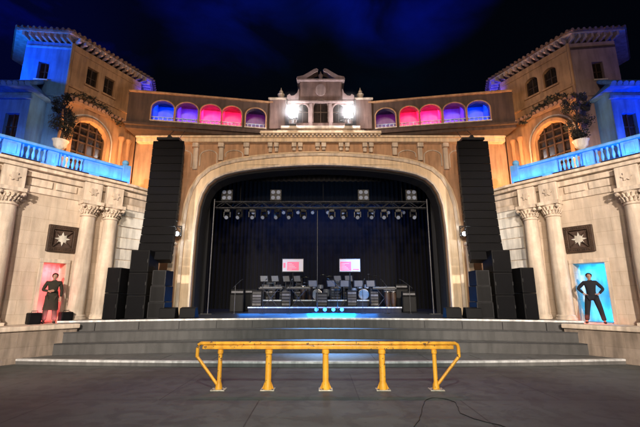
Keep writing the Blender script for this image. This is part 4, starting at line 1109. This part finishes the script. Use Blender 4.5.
# drum kits
def drumkit(x, y, z, label):
    t = thing('drum_kit', (x, y, z), label, 'drum kit')
    def drum(name, cx, cy, cz, r, d, axis='z', mat='drum'):
        if axis == 'y': pts = [(cx, cy, cz), (cx, cy + d, cz)]
        else: pts = [(cx, cy, cz), (cx, cy, cz + d)]
        o = part(name, MB().tube(pts, r, 24), mat, t, smooth=True)
        if axis == 'y': part('drum_head', MB().tube([(cx, cy - 0.012, cz), (cx, cy - 0.003, cz)], r * 0.93, 24), 'skinhead', o)
        else: part('drum_head', MB().tube([(cx, cy, cz + d + 0.002), (cx, cy, cz + d + 0.01)], r * 0.93, 24), 'skinhead', o)
        for s in ((0.02, 0.03), (d - 0.03, d - 0.02)):
            p2 = [(cx, cy + s[0], cz), (cx, cy + s[1], cz)] if axis == 'y' else [(cx, cy, cz + s[0]), (cx, cy, cz + s[1])]
            part('hoop', MB().tube(p2, r + 0.012, 24), 'chrome', o)
        return o
    drum('bass_drum', x, y - 0.2, z + 0.3, 0.28, 0.4, 'y')
    drum('tom', x - 0.2, y - 0.05, z + 0.62, 0.15, 0.2); drum('tom', x + 0.2, y - 0.05, z + 0.62, 0.16, 0.2)
    drum('floor_tom', x + 0.55, y + 0.2, z + 0.2, 0.2, 0.38); drum('snare_drum', x - 0.5, y + 0.25, z + 0.5, 0.18, 0.14)
    for k, (cx, cy, cz, r) in enumerate(((-0.65, 0.0, 1.25, 0.23), (0.7, 0.0, 1.3, 0.25), (-0.75, 0.3, 0.95, 0.18), (0.35, 0.3, 1.4, 0.2))):
        b = MB()
        b.lathe(x + cx, y + cy, [(r, z + cz), (r * 0.4, z + cz + 0.02), (0.05, z + cz + 0.05), (0.01, z + cz + 0.05)], 20)
        cb = part('cymbal', b, 'brass', t, smooth=True)
        part('cymbal_stand', MB().tube([(x + cx, y + cy, z), (x + cx, y + cy, z + cz + 0.07)], 0.012, 6).tube([(x + cx, y + cy, z + 0.3), (x + cx + 0.2, y + cy + 0.1, z)], 0.01, 5).tube([(x + cx, y + cy, z + 0.3), (x + cx - 0.2, y + cy + 0.1, z)], 0.01, 5), 'chrome', t)
    part('stool', MB().lathe(x, y + 0.7, [(0.16, z + 0.5), (0.17, z + 0.57)], 16).lathe(x, y + 0.7, [(0.02, z), (0.02, z + 0.5)], 8), 'metal', t)
drumkit(-0.2, 22.0, 1.66, 'drum kit with brass cymbals on the rear riser near the centre')
drumkit(2.4, 21.6, 1.66, 'second drum kit toward the right end of the rear riser')
# keyboards
def keyboard(x, y, z, label):
    t = thing('keyboard', (x, y, z), label, 'keyboard')
    part('body', MB().box(x - 0.6, x + 0.6, y - 0.15, y + 0.15, z + 0.85, z + 0.95), 'metal', t, bevel=0.01)
    part('keys', MB().box(x - 0.55, x + 0.55, y + 0.0, y + 0.14, z + 0.952, z + 0.965), 'keys', t)
    for s in (-1, 1):
        part('leg', MB().tube([(x - 0.35 * s, y, z), (x + 0.35 * s, y, z + 0.84)], 0.02, 6), 'dull_steel', t)
keyboard(-2.5, 19.4, 1.34, 'black keyboard on crossed legs at the left of the front riser')
keyboard(3.2, 19.4, 1.34, 'black keyboard on crossed legs at the right end of the front riser')
keyboard(-1.1, 19.3, 1.34, 'black keyboard on crossed legs left of the middle pole')
# music stands, chairs and microphones
def music_stand():
    t = thing('music_stand', (0, 0, 0), '', 'music stand', 'music stands on the risers')
    part('stem', MB().tube([(0, 0, 0.02), (0, 0, 1.0)], 0.012, 6).tube([(0, 0, 0.25), (0.22, 0, 0.01)], 0.01, 5).tube([(0, 0, 0.25), (-0.12, 0.19, 0.01)], 0.01, 5).tube([(0, 0, 0.25), (-0.12, -0.19, 0.01)], 0.01, 5), 'metal', t)
    b = MB(); b.hexa([(-0.25, -0.12, 0.97), (0.25, -0.12, 0.97), (-0.25, -0.10, 0.97), (0.25, -0.10, 0.97), (-0.25, -0.02, 1.30), (0.25, -0.02, 1.30), (-0.25, 0.0, 1.30), (0.25, 0.0, 1.30)])
    part('desk', b, 'metal', t)
    b = MB(); b.hexa([(-0.2, -0.094, 0.99), (0.2, -0.094, 0.99), (-0.2, -0.09, 0.99), (0.2, -0.09, 0.99), (-0.2, 0.006, 1.28), (0.2, 0.006, 1.28), (-0.2, 0.010, 1.28), (0.2, 0.010, 1.28)])
    part('sheet_music', b, 'paper', t)
    return t
ms = music_stand()
spots_ = [(-3.1, 20.9, 1.66), (-2.5, 20.8, 1.66), (-1.9, 20.9, 1.66), (-1.3, 20.8, 1.66), (0.9, 20.8, 1.66), (1.5, 20.7, 1.66), (-0.4, 19.2, 1.34), (0.5, 19.2, 1.34), (1.2, 19.2, 1.34), (1.9, 19.3, 1.34), (2.5, 19.3, 1.34)]
def nth(i): return words[i]
for i, p in enumerate(spots_):
    row = 'rear' if p[2] > 1.5 else 'front'
    idx = sorted([q[0] for q in spots_ if (q[2] > 1.5) == (p[2] > 1.5)]).index(p[0])
    lb_ = f'music stand with sheet music on the {row} riser, {nth(idx)} from the left'
    if i == 0: ms.location = p; ms['label'] = lb_; ms.rotation_euler = (0, 0, R(170))
    else: dup(ms, p, R(180 + random.uniform(-30, 30)), lb_)
def chair():
    t = thing('folding_chair', (0, 0, 0), '', 'chair', 'folding chairs on the rear riser')
    part('seat', MB().box(-0.21, 0.21, -0.2, 0.2, 0.44, 0.47), 'metal', t, bevel=0.01)
    b = MB(); b.box(-0.21, 0.21, 0.2, 0.225, 0.62, 0.85); part('backrest', b, 'metal', t, bevel=0.01)
    for sx_ in (-0.2, 0.2):
        part('leg', MB().tube([(sx_, -0.18, 0), (sx_, 0.0, 0.45), (sx_, 0.21, 0.86)], 0.012, 6), 'dull_steel', t)
        part('leg', MB().tube([(sx_, 0.2, 0), (sx_, -0.1, 0.44)], 0.012, 6), 'dull_steel', t)
    return t
ch = chair()
for i, p in enumerate([(-3.1, 21.5, 1.66), (-2.45, 21.5, 1.66), (-1.85, 21.5, 1.66), (-1.25, 21.5, 1.66), (0.95, 21.4, 1.66), (1.5, 21.4, 1.66)]):
    lb_ = f'folding chair on the rear riser, {nth(i)} from the left'
    if i == 0: ch.location = p; ch['label'] = lb_
    else: dup(ch, p, R(random.uniform(-20, 20)), lb_)
def mic_stand():
    t = thing('microphone_stand', (0, 0, 0), '', 'microphone', 'microphone stands along the front of the stage')
    part('base', MB().lathe(0, 0, [(0.13, 0.004), (0.13, 0.02), (0.02, 0.03)], 16), 'metal', t)
    part('stem', MB().tube([(0, 0, 0.02), (0, 0, 1.25)], 0.011, 6), 'dull_steel', t)
    part('boom', MB().tube([(0, 0.2, 1.12), (0, 0, 1.25), (0, -0.45, 1.5)], 0.009, 6), 'dull_steel', t)
    part('microphone', MB().tube([(0, -0.45, 1.5), (0, -0.56, 1.54), (0, -0.62, 1.56)], [0.013, 0.018, 0.026], 8), 'metal', t)
    return t
mc = mic_stand()
mps = [(-3.9, 17.6), (-2.6, 17.4), (-1.4, 17.5), (0.75, 17.4), (1.9, 17.5), (3.0, 17.6), (4.1, 17.8)]
for i, (x, y) in enumerate(mps):
    lb_ = f'boom microphone stand on the open stage floor, {nth(i)} from the left'
    if i == 0: mc.location = (x, y, 1.08); mc['label'] = lb_; mc.rotation_euler = (0, 0, R(160))
    else: dup(mc, (x, y, 1.08), R(180 + random.uniform(-50, 50)), lb_)
# amplifiers
for i, (x, y, z, s) in enumerate(((-4.2, 19.6, 1.08, 1.25), (-3.75, 21.0, 1.08, 1.3), (3.7, 20.9, 1.08, 1.5), (4.4, 19.4, 1.08, 1.1), (4.45, 21.3, 1.08, 1.7))):
    t = thing('guitar_amplifier', (x, y, z), f'black amplifier cabinet with silver grille, {nth(i)} from the left at the stage sides', 'amplifier')
    part('cabinet', MB().box(x - 0.35, x + 0.35, y - 0.2, y + 0.2, z + 0.005, z + s * 0.7), 'cabinet', t, bevel=0.02)
    part('head', MB().box(x - 0.33, x + 0.33, y - 0.15, y + 0.15, z + s * 0.7 + 0.003, z + s * 0.7 + 0.25), 'cabinet', t, bevel=0.02)
    part('grille', MB().box(x - 0.3, x + 0.3, y - 0.215, y - 0.203, z + 0.05, z + s * 0.66), 'case', t)
    part('control_panel', MB().box(x - 0.3, x + 0.3, y - 0.16, y - 0.153, z + s * 0.7 + 0.06, z + s * 0.7 + 0.15), 'dull_steel', t)
# racks, congas and extra cases packed round the band
rk = [(-2.9, 22.6, 1.66, 0.6, 1.1), (-2.1, 23.0, 1.66, 0.7, 0.9), (-1.3, 22.8, 1.66, 0.5, 1.35), (0.9, 23.0, 1.66, 0.6, 1.2), (1.55, 22.9, 1.66, 0.5, 0.85), (-3.2, 19.6, 1.34, 0.5, 0.8), (-1.75, 19.9, 1.34, 0.5, 0.9), (0.05, 19.8, 1.34, 0.6, 0.7), (1.6, 19.9, 1.34, 0.5, 0.8), (2.75, 20.0, 1.34, 0.45, 1.0)]
rk.sort()
for i, (x, y, z, w_, h_) in enumerate(rk):
    t = thing('rack_case', (x, y, z), f'black equipment rack standing among the band gear on the risers, {nth(i)} from the left', 'equipment rack')
    part('cabinet', MB().box(x - w_ / 2, x + w_ / 2, y - 0.2, y + 0.2, z + 0.01, z + h_), 'case', t, bevel=0.015)
    n_ = int(h_ / 0.16)
    for k in range(n_):
        zz = z + 0.06 + k * (h_ - 0.1) / n_
        part('panel', MB().box(x - w_ / 2 + 0.04, x + w_ / 2 - 0.04, y - 0.215, y - 0.203, zz, zz + 0.10), 'dull_steel' if (k + i) % 3 == 0 else 'metal', t)
for i, (x, y) in enumerate(((-0.95, 20.9), (-0.6, 21.0), (3.3, 19.2), (3.62, 19.3))):
    z = 1.66 if y > 20.3 else 1.34
    t = thing('conga_drum', (x, y, z), f'tall conga drum on the risers, {nth(i)} from the left', 'drum')
    part('shell', MB().lathe(x, y, [(0.10, z + 0.01), (0.14, z + 0.3), (0.16, z + 0.5), (0.13, z + 0.74)], 18), 'wood', t, smooth=True)
    part('drum_head', MB().lathe(x, y, [(0.14, z + 0.741), (0.135, z + 0.76)], 18), 'skinhead', t)
    part('hoop', MB().lathe(x, y, [(0.15, z + 0.70), (0.15, z + 0.735)], 18), 'chrome', t)
# blue floor fixtures in front of the riser
for i, x in enumerate((-0.2, 0.2, 0.6, 1.0)):
    t = thing('floor_light', (x, 18.5, 1.08), f'small blue LED floor light before the riser, {nth(i)} from the left', 'stage light', 'blue floor lights before the riser')
    part('housing', MB().tube([(x, 18.55, 1.22), (x, 18.36, 1.24)], [0.08, 0.10], 12), 'metal', t)
    part('lens', MB().tube([(x, 18.358, 1.24), (x, 18.345, 1.24)], 0.085, 12), 'lamp_blue', t)
    part('bracket', MB().box(x - 0.11, x + 0.11, 18.40, 18.52, 1.084, 1.12), 'metal', t)
spot((0.4, 17.9, 5.6), (0.35, 15.6, 1.1), 9000, (0.0, 0.26, 1.0), 52, 0.8, 0.1)
spot((0.4, 17.9, 5.6), (0.5, 18.7, 1.2), 900, (0.0, 0.22, 1.0), 34, 0.8, 0.1)
area((0.5, 18.2, 1.35), (0.5, 16.5, 1.15), 150, (0.0, 0.26, 1.0), 2.2, 0.25, 160)
area((0.0, 18.1, 1.2), (0.0, 18.9, 1.3), 40, (0.0, 0.22, 1.0), 7.0, 0.05, 160)
area((-0.6, 18.3, 1.5), (-0.6, 16.0, 1.2), 45, (0.01, 0.22, 0.9), 6.5, 0.2, 160)
spot((0.3, 17.9, 5.6), (0.35, 14.3, 1.1), 1800, (0.55, 0.82, 1.0), 34, 0.9, 0.1)
spot((-2.2, 17.9, 5.7), (-1.8, 21, 1.7), 1900, (0.10, 0.42, 1.0), 56, 0.8, 0.1)
spot((2.8, 17.9, 5.7), (2.0, 21, 1.7), 1900, (0.10, 0.38, 1.0), 56, 0.8, 0.1)
area((0, 23.2, 8.6), (0, 25, 3.0), 230, (0.12, 0.22, 1.0), 9.0, 0.3, 150)  # unseen blue light added to make the backdrop look navy
area((0, 19.6, 5.2), (0, 21.6, 7.6), 40, (0.25, 0.5, 1.0), 8.0, 0.2, 120)  # unseen light added to brighten the rear truss
spot((0.0, 21.9, 6.7), (0.3, 18.6, 1.1), 700, (0.55, 0.75, 1.0), 95, 0.8, 0.1)

# ------------------------------------------------------------------ yellow rail in front
rl = thing('guard_rail', (-0.05, 8.1, 0), 'bright yellow steel guard rail on five posts across the floor before the stage', 'railing')
RY = 8.1
b = MB()
prof = [(-2.50, 0.62), (-2.50, 0.80), (-2.485, 0.855), (-2.44, 0.885), (2.74, 0.885), (2.785, 0.855), (2.80, 0.80), (2.80, 0.62)]
b.tube([(x, RY, z) for x, z in prof], 0.036, 12)
part('top_rail', b, 'yellow', rl, smooth=True)
part('top_flange', MB().box(-2.40, 2.70, RY - 0.03, RY + 0.10, 0.772, 0.846), 'yellow', rl, bevel=0.012)
px_ = [-2.03, -1.05, 0.10, 1.24, 2.30]
for i, x in enumerate(px_):
    end = i in (0, 4)
    r0 = 0.042 if end else 0.062
    p = part('post', MB().tube([(x, RY, 0.02), (x, RY, 0.10), (x, RY, 0.16), (x, RY, 0.771)], [r0 + 0.03, r0 + 0.02, r0, r0], 14), 'yellow', rl, smooth=True)
    part('base_plate', MB().box(x - 0.14, x + 0.14, RY - 0.12, RY + 0.12, 0.0, 0.022), 'plate', p, bevel=0.006)
    for sx_ in (-0.1, 0.1):
        for sy_ in (-0.085, 0.085):
            part('bolt', MB().tube([(x + sx_, RY + sy_, 0.022), (x + sx_, RY + sy_, 0.042)], 0.014, 6), 'steel', p)
    part('collar', MB().tube([(x, RY, 0.69), (x, RY, 0.76)], r0 + 0.014, 14), 'yellow', p, smooth=True)
    if not end:
        for sg in (-1, 1):
            part('gusset', MB(Fr((x, RY), (1, 0))).slab([(sg * (r0), 0.023), (sg * (r0 + 0.055), 0.023), (sg * r0, 0.16)], -0.008, 0.008), 'yellow', p)
part('brace', MB().tube([(-2.50, RY, 0.63), (-2.06, RY - 0.01, 0.10)], 0.030, 10), 'yellow', rl, smooth=True)
part('brace', MB().tube([(2.80, RY, 0.63), (2.33, RY - 0.01, 0.10)], 0.030, 10), 'yellow', rl, smooth=True)

# cable arc on the floor near the right post
ctl = [(0.9, 5.2), (1.25, 5.75), (1.52, 6.3), (1.70, 6.9), (1.93, 7.38), (2.16, 7.46), (2.34, 7.22), (2.30, 6.85), (2.22, 6.55), (2.36, 6.2), (2.62, 5.9), (2.7, 5.4), (2.9, 4.8)]
pts = []
for i in range(1, len(ctl) - 2):
    p0, p1, p2, p3 = (Vector(c) for c in ctl[i - 1:i + 3])
    for k in range(6):
        t = k / 6
        q = 0.5 * ((2 * p1) + (p2 - p0) * t + (2 * p0 - 5 * p1 + 4 * p2 - p3) * t * t + (3 * p1 - p0 - 3 * p2 + p3) * t ** 3)
        pts.append((q.x + 0.012 * math.sin(i * 2.3 + t * 5), q.y, 0.007))
tag(part('floor_cable', MB().tube(pts, 0.007, 8), 'cable', None, smooth=True), 'thin black cable looped on the floor below the right rail post', 'cable')

# ------------------------------------------------------------------ people
def skin_mesh(name, verts, edges, mat, parent, root=0, sub=2):
    me = bpy.data.meshes.new(name)
    me.from_pydata([v[0] for v in verts], edges, [])
    me.materials.append(M[mat])
    o = bpy.data.objects.new(name, me); COL.objects.link(o)
    if parent: o.parent = parent
    sk = o.modifiers.new('skin', 'SKIN'); sk.use_smooth_shade = True
    ss = o.modifiers.new('sub', 'SUBSURF'); ss.levels = sub; ss.render_levels = sub
    for i, v in enumerate(verts):
        r = v[1]; d = me.skin_vertices[0].data[i]
        d.radius = r if isinstance(r, tuple) else (r, r)
        d.use_root = (i == root)
    return o

def person(loc, rot, label, pose, coat, trouser, H=1.70):
    k = H / 1.75
    t = thing('person', loc, label, 'person'); t.rotation_euler = (0, 0, rot)
    J = {n: Vector(p) * k for n, p in pose.items()}
    V, Ed, idx = [], [], {}
    def add(n, p, r, prev=None):
        V.append((tuple(p), r)); idx[n] = len(V) - 1
        if prev is not None: Ed.append((idx[prev], idx[n]))
    add('pelvis', J['pelvis'], (0.14 * k, 0.10 * k))
    add('waist', J['waist'], (0.125 * k, 0.09 * k), 'pelvis')
    add('chest', J['chest'], (0.125 * k, 0.085 * k), 'waist')
    add('neck0', J['neck'], 0.052 * k, 'chest')
    add('neck1', J['neck'] + Vector((0, -0.01, 0.07)) * k, 0.052 * k, 'neck0')
    hd = J['head']
    add('chin', hd + Vector((0, -0.015, -0.07)) * k, 0.062 * k, 'neck1')
    add('skull', hd + Vector((0, 0.005, 0.03)) * k, 0.088 * k, 'chin')
    add('crown', hd + Vector((0, 0.01, 0.10)) * k, 0.05 * k, 'skull')
    for s, L_ in ((1, 'l'), (-1, 'r')):
        add('sh' + L_, J['sh' + L_], 0.052 * k, 'chest')
        add('el' + L_, J['el' + L_], 0.042 * k, 'sh' + L_)
        add('wr' + L_, J['wr' + L_], 0.027 * k, 'el' + L_)
        d = (J['wr' + L_] - J['el' + L_]).normalized(); hdir = J.get('hd' + L_, d * 1.0)
        hdir = hdir.normalized()
        side_ = hdir.cross(Vector((0, 1, 0.01))).normalized()
        palm = J['wr' + L_] + hdir * 0.06 * k
        add('pm' + L_, palm, (0.036 * k, 0.02 * k), 'wr' + L_)
        for fi in range(4):
            o_ = side_ * (fi - 1.5) * 0.019 * k
            ln = (0.075, 0.085, 0.08, 0.062)[fi] * k
            cv = Vector((0, -0.25, 0)) if fi % 2 else Vector((0, -0.3, 0))
            p1 = palm + o_ + hdir * 0.025 * k; p2 = p1 + hdir * ln * 0.55; p3 = p2 + (hdir + cv).normalized() * ln * 0.5
            add(f'f1{L_}{fi}', p1, 0.0105 * k, 'pm' + L_); add(f'f2{L_}{fi}', p2, 0.0095 * k, f'f1{L_}{fi}'); add(f'f3{L_}{fi}', p3, 0.008 * k, f'f2{L_}{fi}')
        p1 = J['wr' + L_] + hdir * 0.03 * k - side_ * 0.04 * k
        add('t1' + L_, p1, 0.012 * k, 'wr' + L_); add('t2' + L_, p1 + (hdir - side_ * 0.5).normalized() * 0.045 * k, 0.010 * k, 't1' + L_)
        add('hp' + L_, J['hp' + L_], 0.095 * k, 'pelvis')
        add('kn' + L_, J['kn' + L_], 0.058 * k, 'hp' + L_)
        add('an' + L_, J['an' + L_], 0.038 * k, 'kn' + L_)
        add('to' + L_, J['an' + L_] + Vector((s * 0.02, -0.15, -0.045)) * k, 0.033 * k, 'an' + L_)
    body = skin_mesh('body', V, Ed, 'skin', t)
    # face and ears
    hv = hd
    fb = MB()
    for s in (-1, 1):
        fb.ball(hv + Vector((s * 0.033, -0.078, 0.03)) * k, 0.012 * k, 1)
        fb.ball(hv + Vector((s * 0.088, 0.01, 0.01)) * k, 0.022 * k, 1, (0.5, 0.8, 1.4))
    fb.ball(hv + Vector((0, -0.092, -0.0)) * k, 0.016 * k, 1, (0.8, 1.1, 1.5))
    fb.ball(hv + Vector((0, -0.076, -0.045)) * k, 0.02 * k, 1, (1.3, 0.5, 0.4))
    me = bpy.data.meshes.new('face'); bmesh.ops.recalc_face_normals(fb.bm, faces=fb.bm.faces); fb.bm.to_mesh(me); me.materials.append(M['skin'])
    o = bpy.data.objects.new('face', me); COL.objects.link(o); o.parent = t
    hb = bmesh.new(); bmesh.ops.create_icosphere(hb, subdivisions=3, radius=0.105 * k)
    for v in list(hb.verts):
        if v.co.z < -0.02 * k and v.co.y < 0.02 * k or v.co.y < -0.05 * k and v.co.z < 0.055 * k: hb.verts.remove(v)
    for v in hb.verts:
        v.co = Vector((v.co.x * 0.95, v.co.y * 1.02, v.co.z)) + hv + Vector((0, 0.012, 0.035)) * k + v.normal * 0.0
        v.co += Vector((noise.noise(v.co * 30), noise.noise(v.co * 33 + Vector((5, 0, 0))), 0)) * 0.006
    me = bpy.data.meshes.new('hair'); hb.to_mesh(me); me.materials.append(M['hair'])
    o = bpy.data.objects.new('hair', me); COL.objects.link(o); o.parent = t
    # jacket
    V, Ed, idx = [], [], {}
    hem = pose.get('_hem')
    add('waist', J['waist'], (0.155 * k, 0.115 * k)); add('chest', J['chest'], (0.18 * k, 0.13 * k), 'waist')
    add('collar', J['neck'] + Vector((0, 0.0, -0.05)) * k, 0.10 * k, 'chest'); add('collar2', J['neck'] + Vector((0, 0.0, 0.02)) * k, 0.068 * k, 'collar')
    add('hem0', J['pelvis'] + Vector((0, 0, -0.02)) * k, (0.175 * k, 0.13 * k), 'waist')
    for L_ in 'lr':
        add('sh' + L_, J['sh' + L_] + Vector((0, 0, 0.0)), 0.078 * k, 'chest')
        add('el' + L_, J['el' + L_], 0.058 * k, 'sh' + L_)
        add('wr' + L_, J['wr' + L_] * 0.97 + J['el' + L_] * 0.03, 0.042 * k, 'el' + L_)
    skin_mesh('jacket', V, Ed, coat, t)
    if 'hem' in J:
        cb = bmesh.new(); rings = []
        for z, a, b in ((1.12, 0.165, 0.125), (0.98, 0.185, 0.145), (0.75, 0.21, 0.165), (0.5, 0.235, 0.185), (0.46, 0.235, 0.185)):
            rings.append([cb.verts.new((k * a * math.cos(q) * (1 + 0.05 * math.sin(7 * q) * (1.1 - z)), k * b * math.sin(q) * (1 + 0.06 * math.sin(5 * q) * (1.1 - z)), k * z)) for q in [2 * math.pi * i / 28 for i in range(28)]])
        for ra, rb_ in zip(rings, rings[1:]):
            for i in range(28): cb.faces.new((ra[i], ra[(i + 1) % 28], rb_[(i + 1) % 28], rb_[i]))
        bmesh.ops.recalc_face_normals(cb, faces=cb.faces)
        me = bpy.data.meshes.new('coat_skirt'); cb.to_mesh(me); me.materials.append(M[coat])
        for p_ in me.polygons: p_.use_smooth = True
        o = bpy.data.objects.new('coat_skirt', me); COL.objects.link(o); o.parent = t
    V, Ed, idx = [], [], {}
    add('pelvis', J['pelvis'], (0.155 * k, 0.115 * k))
    for L_ in 'lr':
        add('hp' + L_, J['hp' + L_], 0.115 * k, 'pelvis'); add('kn' + L_, J['kn' + L_], 0.09 * k, 'hp' + L_)
        add('an' + L_, J['an' + L_] + Vector((0, 0, -0.01)), 0.075 * k, 'kn' + L_)
    skin_mesh('trousers', V, Ed, trouser, t)
    for s, L_ in ((1, 'l'), (-1, 'r')):
        a = J['an' + L_]
        V = [((a.x, a.y + 0.05, 0.045), 0.042), ((a.x, a.y - 0.02, 0.045), 0.044), ((a.x + s * 0.02, a.y - 0.17, 0.035), 0.038)]
        skin_mesh('shoe', V, [(0, 1), (1, 2)], 'hair', t)
    return t
stand_akimbo = dict(pelvis=(0, 0, 0.95), waist=(0, 0, 1.10), chest=(0.0, 0, 1.32), neck=(0, 0, 1.50), head=(0.0, -0.01, 1.635),
    shl=(0.185, 0, 1.42), ell=(0.37, 0.05, 1.19), wrl=(0.22, -0.05, 1.02), hdl=(-0.6, -0.2, -0.5),
    shr=(-0.185, 0, 1.42), elr=(-0.38, 0.03, 1.21), wrr=(-0.22, -0.07, 1.04), hdr=(0.6, -0.2, -0.5),
    hpl=(0.11, 0, 0.90), knl=(0.20, -0.02, 0.49), anl=(0.27, 0, 0.09), hpr=(-0.11, 0, 0.90), knr=(-0.18, -0.02, 0.49), anr=(-0.24, 0, 0.09))
stand_coat = dict(pelvis=(0, 0, 0.95), waist=(0, 0, 1.10), chest=(0.0, 0, 1.32), neck=(0, 0, 1.50), head=(0.01, -0.02, 1.63), hem=(0, 0, 0.62),
    shl=(0.20, 0, 1.42), ell=(0.27, 0.03, 1.14), wrl=(0.26, -0.08, 0.90), hdl=(-0.05, -0.1, -0.9),
    shr=(-0.20, 0, 1.42), elr=(-0.30, -0.02, 1.15), wrr=(-0.12, -0.22, 1.12), hdr=(0.8, -0.2, 0.1),
    hpl=(0.11, 0, 0.90), knl=(0.13, -0.02, 0.49), anl=(0.15, 0, 0.09), hpr=(-0.11, 0, 0.90), knr=(-0.13, -0.02, 0.49), anr=(-0.15, 0, 0.09))
wr_ = Fr((-8.7, 12.6), (0.6, 0.8), -1)
person(wl(-0.13, -0.28, 1.0), R(53 - 18), 'person in a long dark coat standing in the red-lit doorway', stand_coat, 'coat', 'coat', 1.55)
person(wr_(-0.20, -0.28, 1.0), R(-53 + 18), 'person in dark suit, hands on hips and feet apart, at the blue-lit doorway', stand_akimbo, 'suit', 'suit', 1.55)

# ------------------------------------------------------------------ front-of-house light: unseen spots placed behind the camera
WARM = (1.0, 0.80, 0.60)
for sx_ in (-1, 1):
    spot((sx_ * 6.0, -6.0, 7.5), (sx_ * 8.0, 13.0, 2.6), 19000, (1.0, 0.86, 0.72), 36, 0.7, 0.4)
    spot((sx_ * 1.5, -5.0, 8.5), (sx_ * -5.0, 16.0, 6.9), 8500, (1.0, 0.77, 0.55), 40, 0.9, 0.4)
spot((0, -8.0, 6.0), (0, 16.0, 7.0), 5600, (1.0, 0.78, 0.62), 85, 0.9, 0.5)  # added wide soft fill over the whole front
spot((0, -2.0, 9.5), (0, 12.0, 0.6), 5800, (0.90, 1.0, 0.93), 62, 1.0, 0.5)
spot((0, -4.0, 6.5), (0, 9.0, 0.3), 2600, (0.90, 1.0, 0.93), 44, 1.0, 0.3)

scene.view_settings.view_transform = 'Standard'
scene.view_settings.look = 'None'
scene.view_settings.exposure = 0
scene.cycles.use_denoising = True
scene.cycles.max_bounces = 5
